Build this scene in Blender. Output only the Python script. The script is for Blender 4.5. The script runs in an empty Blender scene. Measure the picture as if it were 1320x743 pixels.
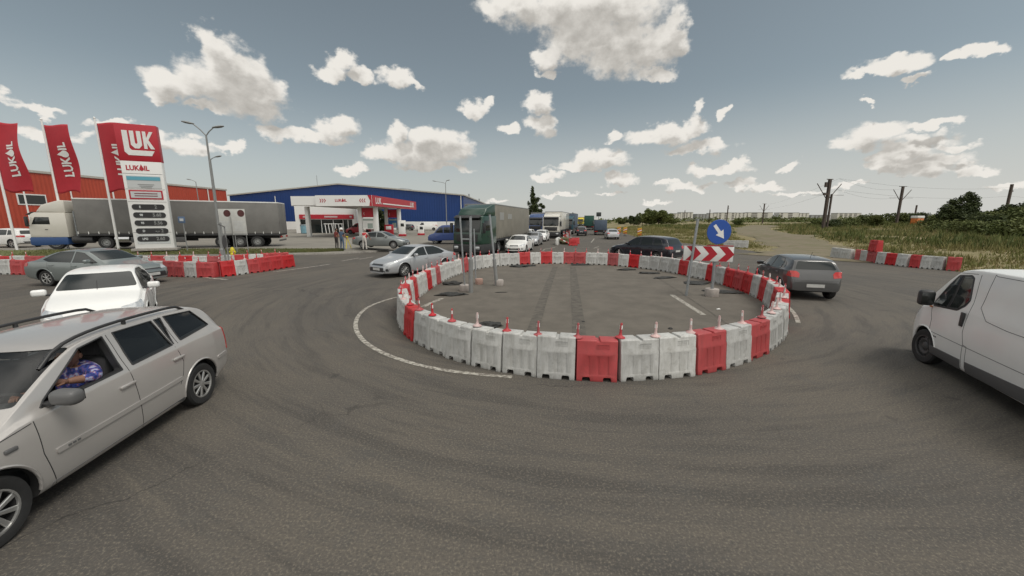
import bpy, bmesh, math, random
import numpy as np
from mathutils import Vector, Matrix, Euler
from mathutils.bvhtree import BVHTree
from mathutils.geometry import delaunay_2d_cdt
R = math.radians
SC = bpy.context.scene
COL = SC.collection
random.seed(7); RNG = np.random.default_rng(7)

# ------------------------------------------------------------------ camera
H = 2.75; F = 484.0; PITCH = R(10.3); SP, CP = math.sin(PITCH), math.cos(PITCH)
cam = bpy.data.cameras.new('camera'); co = bpy.data.objects.new('camera', cam); COL.objects.link(co)
cam.sensor_width = 36; cam.lens = F/1320*36; cam.clip_start = .05; cam.clip_end = 6000
co.location = (0, 0, H); co.rotation_euler = (R(90)-PITCH, 0, 0); SC.camera = co
SC.render.resolution_x = 1024; SC.render.resolution_y = 576
SC.view_settings.view_transform = 'Standard'; SC.view_settings.look = 'None'
SC.view_settings.exposure = 0.35; SC.view_settings.gamma = 1
SC.cycles.use_denoising = True
SC.cycles.max_bounces = 6; SC.cycles.diffuse_bounces = 3; SC.cycles.glossy_bounces = 3; SC.cycles.transparent_max_bounces = 8
SC.cycles.caustics_reflective = False; SC.cycles.caustics_refractive = False

def G(px, py, z=0.0):
    """where the line of sight through a photo pixel meets the level z"""
    u, v = px-660, py-371.5
    d = F*SP+v*CP; f = F*CP-v*SP; t = (H-z)/d
    return (u*t, f*t)
def direction(px, py):
    u, v = px-660, py-371.5
    d = F*SP+v*CP; f = F*CP-v*SP
    return Vector((u, f, -d)).normalized()

# ------------------------------------------------------------------ sky
SUN_EL, SUN_AZ = 58.0, 118.0       # degrees; azimuth clockwise from +Y
W = bpy.data.worlds.new('World'); SC.world = W; W.use_nodes = True
nt = W.node_tree; N = nt.nodes; L = nt.links; N.clear()
def node(tree, typ, **kw):
    n = tree.nodes.new(typ)
    for k, v in kw.items(): setattr(n, k, v)
    return n
CLOUDS = [(285,108,50,34),(225,112,38,18),(322,128,46,22),(268,58,22,28),(300,88,44,30),(345,118,24,18),(205,122,22,9),(262,140,26,8),
 (382,174,30,10),(432,164,28,14),(350,165,24,10),(415,178,34,8),(440,80,18,14),(428,96,22,11),(468,100,22,10),(512,100,22,13),(530,108,12,6),
 (755,15,105,34),(812,66,62,34),(665,2,50,20),(868,48,20,34),(706,76,22,14),(706,94,14,6),(760,55,60,25),(848,96,26,9),
 (694,136,18,16),(700,162,20,14),(655,166,13,7),(612,144,16,11),(630,132,10,8),
 (546,196,52,16),(580,192,32,19),(514,172,13,15),(500,198,32,9),(548,180,24,16),(560,214,50,5),
 (45,131,38,7),(240,188,44,11),(296,189,14,8),(190,176,30,8),(452,218,22,7),(770,206,33,13),(706,226,22,6),(802,229,24,7),(742,211,26,6),(755,215,50,5),
 (846,176,44,12),(866,168,32,12),(898,140,9,12),(908,190,36,10),(890,164,22,12),(936,142,6,9),(884,196,30,6),(792,178,12,6),
 (925,218,42,7),(890,240,36,5),(862,236,20,4),(958,238,26,6),(1010,214,18,5),(990,240,26,5),(950,210,18,6),
 (1150,86,42,11),(1112,98,26,6),(1180,102,14,4),(1256,70,40,7),(1290,62,22,8),(1228,76,18,4),(1120,132,13,4),
 (1130,172,44,16),(1106,186,34,10),(1205,164,40,6),(1180,186,44,10),(1195,212,54,12),(1148,214,26,9),(1265,216,36,6),(1160,200,40,8),(1230,190,30,6),
 (1030,250,40,3),(720,252,26,3),(790,248,18,3),(845,258,14,3),(640,262,14,3),(1100,240,26,4),(1300,240,40,5),(60,170,60,8),(140,160,30,5)]
def azel(px, py):
    d = direction(px, py); return math.degrees(math.atan2(d.x, d.y)), math.degrees(math.asin(d.z))
grp = bpy.data.node_groups.new('cloud_density', 'ShaderNodeTree')
grp.interface.new_socket('Dir', in_out='INPUT', socket_type='NodeSocketVector')
grp.interface.new_socket('Density', in_out='OUTPUT', socket_type='NodeSocketFloat')
gi = grp.nodes.new('NodeGroupInput'); go = grp.nodes.new('NodeGroupOutput')
def gm(op, a, b=None, c=None):
    n = node(grp, 'ShaderNodeMath', operation=op)
    for i, x in enumerate((a, b, c)):
        if x is None: continue
        if isinstance(x, (int, float)): n.inputs[i].default_value = x
        else: grp.links.new(x, n.inputs[i])
    return n.outputs[0]
sep = node(grp, 'ShaderNodeSeparateXYZ'); grp.links.new(gi.outputs[0], sep.inputs[0])
az = gm('MULTIPLY', gm('ARCTAN2', sep.outputs[0], sep.outputs[1]), 57.2958)
el = gm('MULTIPLY', gm('ARCSINE', sep.outputs[2]), 57.2958)
cmb = node(grp, 'ShaderNodeCombineXYZ'); grp.links.new(az, cmb.inputs[0]); grp.links.new(el, cmb.inputs[1])
mp = node(grp, 'ShaderNodeVectorMath', operation='MULTIPLY'); mp.inputs[1].default_value = (1, 1.25, 1); grp.links.new(cmb.outputs[0], mp.inputs[0])
nz = node(grp, 'ShaderNodeTexNoise'); nz.inputs['Scale'].default_value = .42; nz.inputs['Detail'].default_value = 8; nz.inputs['Roughness'].default_value = .60
grp.links.new(mp.outputs[0], nz.inputs['Vector'])
wn = node(grp, 'ShaderNodeTexNoise'); wn.inputs['Scale'].default_value = .34; wn.inputs['Detail'].default_value = 7; wn.inputs['Roughness'].default_value = .55
grp.links.new(mp.outputs[0], wn.inputs['Vector'])
wv = node(grp, 'ShaderNodeVectorMath', operation='MULTIPLY_ADD'); wv.inputs[1].default_value = (5.2, 4.2, 0); wv.inputs[2].default_value = (-2.6, -2.1, 0); grp.links.new(wn.outputs['Color'], wv.inputs[0])
wa = node(grp, 'ShaderNodeVectorMath', operation='ADD'); grp.links.new(wv.outputs[0], wa.inputs[0]); grp.links.new(cmb.outputs[0], wa.inputs[1])
cur = None
for (px, py, rx, ry) in CLOUDS:
    a0, e0 = azel(px, py); a1, _ = azel(px+rx, py); _, e1 = azel(px, py-ry)
    ra, re = abs(a1-a0)*1.12, abs(e1-e0)*1.12
    m = node(grp, 'ShaderNodeVectorMath', operation='MULTIPLY_ADD')
    grp.links.new(wa.outputs[0], m.inputs[0]); m.inputs[1].default_value = (1/ra, 1/re, 0); m.inputs[2].default_value = (-a0/ra, -e0/re, 0)
    l = node(grp, 'ShaderNodeVectorMath', operation='LENGTH'); grp.links.new(m.outputs[0], l.inputs[0])
    cur = l.outputs['Value'] if cur is None else gm('SMOOTH_MIN', cur, l.outputs['Value'], .25)
core = gm('SUBTRACT', 1.0, cur)                                   # 1 in a cloud's middle, 0 at its rim
core = gm('MINIMUM', gm('MAXIMUM', gm('MULTIPLY', core, 1.6), -3.0), .80)
# clouds of the rest of the sky (behind and beside the view)
nb = node(grp, 'ShaderNodeTexNoise'); nb.inputs['Scale'].default_value = 2.2; nb.inputs['Detail'].default_value = 2
grp.links.new(gi.outputs[0], nb.inputs['Vector'])
behind = gm('SMOOTHSTEP' if False else 'MULTIPLY', gm('MINIMUM', gm('MAXIMUM', gm('MULTIPLY_ADD', sep.outputs[1], -4.0, .2), 0.0), 1.0), gm('MULTIPLY_ADD', nb.outputs['Fac'], 5.0, -2.2))
behind = gm('SUBTRACT', behind, .2)
grp.links.new(gm('ADD', core, gm('MULTIPLY_ADD', nz.outputs['Fac'], 1.5, -.80)), go.inputs[0])
tc = node(nt, 'ShaderNodeTexCoord')
nrm = node(nt, 'ShaderNodeVectorMath', operation='NORMALIZE'); L.new(tc.outputs['Generated'], nrm.inputs[0])
g1 = node(nt, 'ShaderNodeGroup'); g1.node_tree = grp; L.new(nrm.outputs[0], g1.inputs[0])
off = node(nt, 'ShaderNodeVectorMath', operation='ADD'); off.inputs[1].default_value = (-.012, -.006, .028); L.new(nrm.outputs[0], off.inputs[0])
g2 = node(nt, 'ShaderNodeGroup'); g2.node_tree = grp; L.new(off.outputs[0], g2.inputs[0])
cov = node(nt, 'ShaderNodeMapRange', interpolation_type='SMOOTHSTEP'); cov.inputs[1].default_value = -.20; cov.inputs[2].default_value = .50
L.new(g1.outputs[0], cov.inputs[0])
shd = node(nt, 'ShaderNodeMapRange', interpolation_type='SMOOTHSTEP'); shd.inputs[1].default_value = -.35; shd.inputs[2].default_value = 1.35
L.new(g2.outputs[0], shd.inputs[0])
cc = node(nt, 'ShaderNodeMix', data_type='RGBA'); L.new(shd.outputs[0], cc.inputs[0])
CLOUD_LIT = (6.6, 6.35, 5.9, 1); CLOUD_SHADE = (3.1, 2.95, 2.7, 1)
cc.inputs[6].default_value = CLOUD_LIT; cc.inputs[7].default_value = CLOUD_SHADE
sky = node(nt, 'ShaderNodeTexSky', sky_type='NISHITA'); sky.sun_disc = False
sky.sun_elevation = R(SUN_EL); sky.sun_rotation = R(SUN_AZ); sky.altitude = 100; sky.air_density = 1.0; sky.dust_density = 1.2; sky.ozone_density = 1.0
hsv = node(nt, 'ShaderNodeHueSaturation'); hsv.inputs['Saturation'].default_value = .42; hsv.inputs['Value'].default_value = .62
L.new(sky.outputs[0], hsv.inputs['Color'])
HAZE = (5.0, 4.95, 4.7, 1); FILL_DECK = (9.6, 9.4, 8.9, 1)
tint = node(nt, 'ShaderNodeMix', data_type='RGBA', blend_type='MULTIPLY'); tint.inputs[0].default_value = 1; tint.inputs[7].default_value = (.93, 1.03, 1.0, 1); L.new(hsv.outputs[0], tint.inputs[6])
mx = node(nt, 'ShaderNodeMix', data_type='RGBA'); L.new(cov.outputs[0], mx.inputs[0]); L.new(cc.outputs[2], mx.inputs[7])
# pale haze towards the horizon, and an unseen bright cloud deck, added as fill light overhead and behind the viewer
def wm(op, a, b=None, c=None):
    n = node(nt, 'ShaderNodeMath', operation=op)
    for i, x in enumerate((a, b, c)):
        if x is None: continue
        if isinstance(x, (int, float)): n.inputs[i].default_value = x
        else: L.new(x, n.inputs[i])
    return n.outputs[0]
def wramp(x, lo, hi, a=0., b=1.):
    n = node(nt, 'ShaderNodeMapRange', interpolation_type='SMOOTHSTEP')
    for i, v in enumerate((lo, hi, a, b)): n.inputs[i+1].default_value = v
    L.new(x, n.inputs[0]); return n.outputs[0]
ws = node(nt, 'ShaderNodeSeparateXYZ'); L.new(nrm.outputs[0], ws.inputs[0])
hz = wm('MULTIPLY', wramp(ws.outputs[2], .30, -.02), wramp(ws.outputs[0], -.5, .75, .66, 1.0))
hm = node(nt, 'ShaderNodeMix', data_type='RGBA'); L.new(wm('MULTIPLY', hz, .92), hm.inputs[0]); hm.inputs[7].default_value = HAZE
L.new(tint.outputs[2], hm.inputs[6]); L.new(hm.outputs[2], mx.inputs[6])
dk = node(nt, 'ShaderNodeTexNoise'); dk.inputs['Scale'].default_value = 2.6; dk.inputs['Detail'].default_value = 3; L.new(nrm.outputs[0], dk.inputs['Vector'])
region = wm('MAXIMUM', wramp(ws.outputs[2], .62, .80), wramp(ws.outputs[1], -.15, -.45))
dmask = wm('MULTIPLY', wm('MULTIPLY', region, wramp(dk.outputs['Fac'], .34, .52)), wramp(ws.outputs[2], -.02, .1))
m3 = node(nt, 'ShaderNodeMix', data_type='RGBA'); L.new(dmask, m3.inputs[0]); L.new(mx.outputs[2], m3.inputs[6]); m3.inputs[7].default_value = FILL_DECK
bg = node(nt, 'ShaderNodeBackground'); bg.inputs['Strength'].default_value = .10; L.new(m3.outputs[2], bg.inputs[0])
W.cycles.sampling_method = 'MANUAL'; W.cycles.sample_map_resolution = 256
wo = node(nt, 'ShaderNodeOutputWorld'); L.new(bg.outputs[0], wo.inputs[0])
sl = bpy.data.lights.new('sun', 'SUN'); sl.energy = 1.5; sl.angle = R(26); sl.color = (1, .95, .87)
so = bpy.data.objects.new('sun', sl); COL.objects.link(so)
az_, el_ = R(SUN_AZ), R(SUN_EL)
sd = Vector((math.sin(az_)*math.cos(el_), math.cos(az_)*math.cos(el_), math.sin(el_)))
so.rotation_euler = sd.to_track_quat('Z', 'Y').to_euler(); so.location = (0, 0, 60)

# ------------------------------------------------------------------ materials
def mat(name, col, rough=.6, metal=0., spec=.5, var=0., vscale=4., bump=0., bscale=40., coat=0., emit=None, col2=None, stretch=None):
    m = bpy.data.materials.new(name); m.use_nodes = True
    t = m.node_tree; b = t.nodes['Principled BSDF']
    b.inputs['Base Color'].default_value = (*col, 1); b.inputs['Roughness'].default_value = rough
    b.inputs['Metallic'].default_value = metal; b.inputs['Specular IOR Level'].default_value = spec; b.inputs['Coat Weight'].default_value = coat
    b.inputs['Coat Roughness'].default_value = .06
    tc = t.nodes.new('ShaderNodeTexCoord'); src = tc.outputs['Object']
    if stretch:
        mp = t.nodes.new('ShaderNodeMapping'); mp.inputs['Scale'].default_value = stretch; t.links.new(src, mp.inputs[0]); src = mp.outputs[0]
    if var > 0 or col2:
        n = t.nodes.new('ShaderNodeTexNoise'); n.inputs['Scale'].default_value = vscale; n.inputs['Detail'].default_value = 8; n.inputs['Roughness'].default_value = .65
        t.links.new(src, n.inputs['Vector'])
        r = t.nodes.new('ShaderNodeMapRange'); r.inputs[1].default_value = .35; r.inputs[2].default_value = .65; t.links.new(n.outputs['Fac'], r.inputs[0])
        x = t.nodes.new('ShaderNodeMix'); x.data_type = 'RGBA'; t.links.new(r.outputs[0], x.inputs[0])
        x.inputs[6].default_value = (*col, 1); x.inputs[7].default_value = (*(col2 or [c*(1-var) for c in col]), 1)
        t.links.new(x.outputs[2], b.inputs['Base Color'])
    if bump > 0:
        n2 = t.nodes.new('ShaderNodeTexNoise'); n2.inputs['Scale'].default_value = bscale; n2.inputs['Detail'].default_value = 4; t.links.new(src, n2.inputs['Vector'])
        bp = t.nodes.new('ShaderNodeBump'); bp.inputs['Strength'].default_value = bump; bp.inputs['Distance'].default_value = .02
        t.links.new(n2.outputs['Fac'], bp.inputs['Height']); t.links.new(bp.outputs[0], b.inputs['Normal'])
    if emit: b.inputs['Emission Color'].default_value = (*emit[0], 1); b.inputs['Emission Strength'].default_value = emit[1]
    return m
M = {}
M['glass'] = mat('dark_window', (.018, .021, .02), .04, 0, .6)
M['rubber'] = mat('rubber', (.02, .02, .02), .75, var=.3, vscale=20)
M['blackplastic'] = mat('black_plastic', (.025, .025, .026), .45)
M['greyplastic'] = mat('grey_plastic', (.10, .10, .10), .5)
M['rim'] = mat('rim_silver', (.42, .42, .41), .35, .7)
M['steelrim'] = mat('dark_steel_rim', (.07, .07, .07), .5, .4)
M['darkwell'] = mat('wheel_well', (.012, .012, .012), .9)
M['chrome'] = mat('chrome', (.6, .6, .6), .15, 1)
M['redlamp'] = mat('red_lamp', (.42, .015, .012), .15, 0, .6, coat=.5)
M['clearlamp'] = mat('clear_lamp', (.55, .57, .58), .12, .3, .8, coat=.6)
M['plate'] = mat('blurred_plate', (.5, .5, .48), .5, var=.15, vscale=6)
M['galv'] = mat('galvanised_steel', (.33, .35, .36), .5, .5, var=.2, vscale=6)
M['greypaint'] = mat('grey_painted_pole', (.25, .255, .25), .55, .2, var=.15, vscale=3)
M['white'] = mat('white_paint', (.72, .72, .70), .45, var=.12, vscale=3)
M['whiteplain'] = mat('white_panel', (.74, .74, .72), .5)
M['red'] = mat('red_paint', (.46, .025, .03), .45, var=.1, vscale=3)
M['signred'] = mat('sign_red', (.40, .012, .025), .4)
M['signblue'] = mat('sign_blue', (.012, .07, .33), .4)
M['signwhite'] = mat('sign_white', (.72, .72, .70), .45, var=.1, vscale=5)
M['black'] = mat('black', (.02, .02, .021), .5)
M['concrete'] = mat('concrete', (.34, .32, .29), .85, var=.3, vscale=6, bump=.3)
M['wood'] = mat('grey_wood', (.12, .10, .085), .8, var=.4, vscale=3)
M['yellow'] = mat('yellow_paint', (.62, .52, .03), .5, var=.15)
M['orange'] = mat('orange_paint', (.55, .16, .03), .5, var=.2)
M['skin'] = mat('skin', (.36, .19, .13), .6)
M['skin_tan'] = mat('tanned_skin', (.20, .10, .065), .6)
M['hair'] = mat('dark_hair', (.02, .015, .012), .7)

def road_material():
    m = bpy.data.materials.new('asphalt'); m.use_nodes = True; t = m.node_tree; b = t.nodes['Principled BSDF']; lk = t.links.new
    b.inputs['Roughness'].default_value = .85; b.inputs['Specular IOR Level'].default_value = .3
    g = t.nodes.new('ShaderNodeNewGeometry')
    def mth(op, a, bb=None, c=None):
        n = t.nodes.new('ShaderNodeMath'); n.operation = op
        for i, x in enumerate((a, bb, c)):
            if x is None: continue
            if isinstance(x, (int, float)): n.inputs[i].default_value = x
            else: lk(x, n.inputs[i])
        return n.outputs[0]
    def noise(vec, sc, det=4, ro=.6):
        n = t.nodes.new('ShaderNodeTexNoise'); n.inputs['Scale'].default_value = sc; n.inputs['Detail'].default_value = det; n.inputs['Roughness'].default_value = ro
        lk(vec, n.inputs['Vector']); return n.outputs['Fac']
    def ramp(f, lo, hi, a=0., z=1.):
        n = t.nodes.new('ShaderNodeMapRange'); n.interpolation_type = 'SMOOTHSTEP'
        for i, x in enumerate((lo, hi, a, z)): n.inputs[i+1].default_value = x
        lk(f, n.inputs[0]); return n.outputs[0]
    def mixc(f, a, bb):
        n = t.nodes.new('ShaderNodeMix'); n.data_type = 'RGBA'; lk(f, n.inputs[0])
        for i, x in ((6, a), (7, bb)):
            if isinstance(x, tuple): n.inputs[i].default_value = (*x, 1)
            else: lk(x, n.inputs[i])
        return n.outputs[2]
    pos = g.outputs['Position']
    sub = t.nodes.new('ShaderNodeVectorMath'); sub.operation = 'SUBTRACT'; sub.inputs[1].default_value = (2.85, 15.1, 0); lk(pos, sub.inputs[0])
    sp = t.nodes.new('ShaderNodeSeparateXYZ'); lk(sub.outputs[0], sp.inputs[0])
    rad = mth('SQRT', mth('ADD', mth('POWER', mth('ABSOLUTE', sp.outputs[0]), 2.), mth('POWER', mth('ABSOLUTE', sp.outputs[1]), 2.)))
    ang = mth('ARCTAN2', sp.outputs[1], sp.outputs[0])
    cv = t.nodes.new('ShaderNodeCombineXYZ'); lk(rad, cv.inputs[0]); lk(mth('MULTIPLY', ang, 1.1), cv.inputs[1])
    tracks = noise(cv.outputs[0], 2.5, 5, .62)              # wear swept round the ring by turning tyres
    fine = noise(cv.outputs[0], 5.5, 4, .6)
    big = noise(pos, .23, 5, .6); mid = noise(pos, 2.2, 6, .7)
    grain = noise(pos, 38., 3, .8); grain2 = noise(pos, 13., 4, .8); blot = noise(pos, .9, 7, .75)
    base = mixc(ramp(big, .35, .65), (.104, .092, .077), (.078, .071, .063))
    base = mixc(mth('MULTIPLY', ramp(tracks, .50, .62), .55), base, (.046, .043, .040))
    base = mixc(mth('MULTIPLY', ramp(tracks, .46, .30), .45), base, (.128, .112, .090))
    base = mixc(mth('MULTIPLY', ramp(fine, .52, .63), .46), base, (.065, .061, .056))
    base = mixc(mth('MULTIPLY', ramp(mid, .52, .70), .36), base, (.090, .085, .077))
    base = mixc(mth('MULTIPLY', ramp(blot, .54, .66), .45), base, (.075, .072, .067))
    base = mixc(mth('MULTIPLY', ramp(grain2, .53, .60), .42), base, (.072, .069, .064))
    base = mixc(mth('MULTIPLY', ramp(grain, .53, .62), .42), base, (.235, .205, .160))
    base = mixc(mth('MULTIPLY', ramp(grain, .46, .38), .48), base, (.045, .044, .042))
    wz = t.nodes.new('ShaderNodeTexNoise'); wz.inputs['Scale'].default_value = 1.6; wz.inputs['Detail'].default_value = 5; lk(pos, wz.inputs['Vector'])
    wm_ = t.nodes.new('ShaderNodeVectorMath'); wm_.operation = 'MULTIPLY_ADD'; wm_.inputs[1].default_value = (.9, .9, 0); lk(wz.outputs['Color'], wm_.inputs[0]); lk(pos, wm_.inputs[2])
    vo = t.nodes.new('ShaderNodeTexVoronoi'); vo.feature = 'DISTANCE_TO_EDGE'; vo.inputs['Scale'].default_value = .27; lk(wm_.outputs[0], vo.inputs['Vector'])
    crack = mth('MULTIPLY', ramp(vo.outputs['Distance'], .0045, .001), ramp(big, .48, .60))
    base = mixc(mth('MULTIPLY', crack, .75), base, (.030, .028, .026))
    oil = noise(pos, 1.35, 3, .5)
    base = mixc(mth('MULTIPLY', ramp(oil, .68, .74), .55), base, (.040, .038, .036))
    lk(base, b.inputs['Base Color'])
    bp = t.nodes.new('ShaderNodeBump'); bp.inputs['Strength'].default_value = .5; bp.inputs['Distance'].default_value = .008; lk(grain, bp.inputs['Height']); lk(bp.outputs[0], b.inputs['Normal'])
    return m
M['asphalt'] = road_material()
M['old_asphalt'] = mat('dusty_asphalt', (.128, .113, .093), .9, var=.28, vscale=1.2, bump=.3, bscale=60)
M['seam'] = mat('asphalt_seam', (.058, .052, .044), .9, var=.4, vscale=4, col2=(.115, .102, .084))
M['soil'] = mat('soil', (.15, .12, .08), .95, var=.4, vscale=.5, bump=.4, bscale=6)
M['dirt'] = mat('dirt_track', (.175, .14, .098), .95, col2=(.12, .11, .055), vscale=.9, bump=.4, bscale=8)
M['pavement'] = mat('forecourt', (.22, .205, .175), .9, var=.2, vscale=.4)
M['lawn'] = mat('verge_grass', (.085, .105, .03), .95, var=.4, vscale=1.5, bump=.5, bscale=20, col2=(.12, .115, .045))
M['meadow'] = mat('meadow_floor', (.15, .135, .055), .95, vscale=.35, bump=.4, bscale=8, col2=(.22, .175, .095))
def paint_material():
    m = mat('worn_road_paint', (.55, .53, .48), .8); t = m.node_tree; b = t.nodes['Principled BSDF']
    g = t.nodes.new('ShaderNodeNewGeometry'); n = t.nodes.new('ShaderNodeTexNoise'); n.inputs['Scale'].default_value = 9; n.inputs['Detail'].default_value = 6; n.inputs['Roughness'].default_value = .75
    t.links.new(g.outputs['Position'], n.inputs['Vector'])
    r = t.nodes.new('ShaderNodeMapRange'); r.inputs[1].default_value = .42; r.inputs[2].default_value = .56; t.links.new(n.outputs['Fac'], r.inputs[0])
    x = t.nodes.new('ShaderNodeMix'); x.data_type = 'RGBA'; x.inputs[6].default_value = (.42, .40, .35, 1); x.inputs[7].default_value = (.15, .135, .115, 1)
    t.links.new(r.outputs[0], x.inputs[0]); t.links.new(x.outputs[2], b.inputs['Base Color']); return m
M['paint'] = paint_material()
def foliage_mat(name, a, b_, sc=.5):
    m = mat(name, a, .7, spec=.25, col2=b_, vscale=sc)
    return m
M['leaf'] = foliage_mat('leaf_green', (.058, .080, .022), (.13, .145, .045), .45)
M['leafdark'] = foliage_mat('leaf_dark', (.028, .042, .015), (.062, .078, .026), .8)
M['leaflight'] = foliage_mat('leaf_light', (.07, .09, .026), (.14, .15, .05), .4)
M['weed'] = foliage_mat('weed_green', (.115, .135, .036), (.235, .205, .085), .16)
M['drygrass'] = foliage_mat('dry_grass', (.28, .225, .115), (.16, .15, .055), .3)
M['bark'] = mat('bark', (.07, .055, .04), .9, var=.4, vscale=8)
def car_paint(name, col, metal=.0, rough=.32):
    return mat(name, col, rough, metal, .5, var=.06, vscale=1.5, coat=.7)

# ------------------------------------------------------------------ mesh helpers
def tag(o, label=None, cat=None, group=None, kind=None):
    for k, v in (('label', label), ('category', cat), ('group', group), ('kind', kind)):
        if v: o[k] = v
    return o
def thing(name, label, cat, loc=(0, 0, 0), rz=0., group=None):
    o = bpy.data.objects.new(name, None); COL.objects.link(o); o.empty_display_size = .3
    o.location = loc; o.rotation_euler = (0, 0, rz)
    return tag(o, label, cat, group)
def link(name, me, parent=None, loc=None, rz=None):
    o = bpy.data.objects.new(name, me); COL.objects.link(o)
    if parent: o.parent = parent
    if loc: o.location = loc
    if rz is not None: o.rotation_euler = (0, 0, rz)
    return o
def copy_thing(src, loc, rz, **tags):
    def rec(o, par):
        c = o.copy(); COL.objects.link(c)
        if par: c.parent = par
        for ch in o.children: rec(ch, c)
        return c
    r = rec(src, None); r.location = loc; r.rotation_euler = (0, 0, rz)
    for k, v in tags.items(): r[k] = v
    return r
class MB:
    def __init__(s): s.bm = bmesh.new()
    def _fin(s, geom, mi):
        for f in geom: f.material_index = mi
    def box(s, c, size, mi=0, rot=None, bevel=0, seg=2):
        b2 = bmesh.new(); bmesh.ops.create_cube(b2, size=1)
        bmesh.ops.scale(b2, vec=size, verts=b2.verts)
        if bevel: bmesh.ops.bevel(b2, geom=list(b2.edges), offset=bevel, segments=seg, affect='EDGES', profile=.5)
        if rot is not None: bmesh.ops.transform(b2, matrix=rot if len(rot) == 4 else rot.to_4x4(), verts=b2.verts)
        bmesh.ops.translate(b2, vec=c, verts=b2.verts)
        return s.merge(b2, mi)
    def merge(s, b2, mi=0):
        for f in b2.faces: f.material_index = mi
        me = bpy.data.meshes.new('tmp'); b2.to_mesh(me); b2.free(); s.bm.from_mesh(me); bpy.data.meshes.remove(me); return s
    def prism(s, poly, axis, a, b, mi=0, bevel=0, seg=2):
        """extrude a 2D polygon along an axis: x -> (y,z), y -> (x,z), z -> (x,y)"""
        def P(p, t):
            return {'x': (t, p[0], p[1]), 'y': (p[0], t, p[1]), 'z': (p[0], p[1], t)}[axis]
        b2 = bmesh.new(); n = len(poly)
        va = [b2.verts.new(P(p, a)) for p in poly]; vb = [b2.verts.new(P(p, b)) for p in poly]
        b2.faces.new(va); b2.faces.new(vb[::-1])
        for i in range(n): b2.faces.new((va[i], vb[i], vb[(i+1) % n], va[(i+1) % n]))
        bmesh.ops.recalc_face_normals(b2, faces=b2.faces)
        if bevel: bmesh.ops.bevel(b2, geom=list(b2.edges), offset=bevel, segments=seg, affect='EDGES', profile=.5)
        return s.merge(b2, mi)
    def tube(s, pts, r, n=8, mi=0, cap=True):
        pts = [Vector(p) for p in pts]; rs = r if isinstance(r, (list, tuple)) else [r]*len(pts)
        rings = []; up = Vector((0, 0, 1)) if abs((pts[-1]-pts[0]).normalized().z) < .9 else Vector((1, 0, 0))
        for i, p in enumerate(pts):
            d = (pts[min(i+1, len(pts)-1)]-pts[max(i-1, 0)]).normalized()
            a = d.cross(up).normalized(); b = d.cross(a)
            rings.append([s.bm.verts.new(p+(a*math.cos(2*math.pi*k/n)+b*math.sin(2*math.pi*k/n))*rs[i]) for k in range(n)])
        fs = []
        for i in range(len(rings)-1):
            for k in range(n): fs.append(s.bm.faces.new((rings[i][k], rings[i][(k+1) % n], rings[i+1][(k+1) % n], rings[i+1][k])))
        if cap: fs.append(s.bm.faces.new(rings[0][::-1])); fs.append(s.bm.faces.new(rings[-1]))
        s._fin(fs, mi); return s
    def lathe(s, prof, n=24, mat4=Matrix(), mi=0):
        """revolve (r, h) about z, then transform"""
        rings = []
        for r, h in prof:
            if r < 1e-5: rings.append([s.bm.verts.new(mat4 @ Vector((0, 0, h)))])
            else: rings.append([s.bm.verts.new(mat4 @ Vector((r*math.cos(2*math.pi*k/n), r*math.sin(2*math.pi*k/n), h))) for k in range(n)])
        fs = []
        for A, B in zip(rings, rings[1:]):
            for k in range(n):
                a0, a1 = A[k % len(A)], A[(k+1) % len(A)]; b0, b1 = B[k % len(B)], B[(k+1) % len(B)]
                vs = [a0, a1, b1, b0]; u = []
                for v in vs:
                    if v not in u: u.append(v)
                if len(u) >= 3:
                    try: fs.append(s.bm.faces.new(u))
                    except ValueError: pass
        s._fin(fs, mi); return s
    def poly(s, pts, mi=0):
        f = s.bm.faces.new([s.bm.verts.new(p) for p in pts]); f.material_index = mi; return s
    def ball(s, c, rad, mi=0, seg=16):
        b2 = bmesh.new(); bmesh.ops.create_uvsphere(b2, u_segments=seg, v_segments=max(6, seg*2//3), radius=1)
        bmesh.ops.scale(b2, vec=rad if not isinstance(rad, (int, float)) else (rad,)*3, verts=b2.verts); bmesh.ops.translate(b2, vec=c, verts=b2.verts)
        return s.merge(b2, mi)
    def mesh(s, name, mats, smooth=35, normals=True):
        if normals: bmesh.ops.recalc_face_normals(s.bm, faces=s.bm.faces)
        me = bpy.data.meshes.new(name); s.bm.to_mesh(me); s.bm.free()
        for m in (mats if isinstance(mats, (list, tuple)) else [mats]): me.materials.append(m)
        if smooth:
            me.shade_smooth(); me.set_sharp_from_angle(angle=R(smooth))
        return me
    def build(s, name, mats, parent=None, loc=None, rz=None, smooth=35, normals=True):
        return link(name, s.mesh(name, mats, smooth, normals), parent, loc, rz)
def raw_mesh(name, V, Fc, mats, loops=None):
    """fast mesh from numpy: V (n,3), Fc (m,k)"""
    me = bpy.data.meshes.new(name); V = np.asarray(V, np.float32); Fc = np.asarray(Fc, np.int32); k = Fc.shape[1]
    me.vertices.add(len(V)); me.vertices.foreach_set('co', V.ravel())
    me.loops.add(Fc.size); me.loops.foreach_set('vertex_index', Fc.ravel())
    me.polygons.add(len(Fc)); me.polygons.foreach_set('loop_start', np.arange(0, Fc.size, k, dtype=np.int32))
    me.update(calc_edges=True); me.validate()
    for m in (mats if isinstance(mats, (list, tuple)) else [mats]): me.materials.append(m)
    return me
def RX(a): return Matrix.Rotation(a, 4, 'X')
def RY(a): return Matrix.Rotation(a, 4, 'Y')
def RZ(a): return Matrix.Rotation(a, 4, 'Z')
def T(*v): return Matrix.Translation(v)
def evaluated_mesh(o):
    bpy.context.view_layer.update()
    dg = bpy.context.evaluated_depsgraph_get()
    return bpy.data.meshes.new_from_object(o.evaluated_get(dg), depsgraph=dg)
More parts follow.
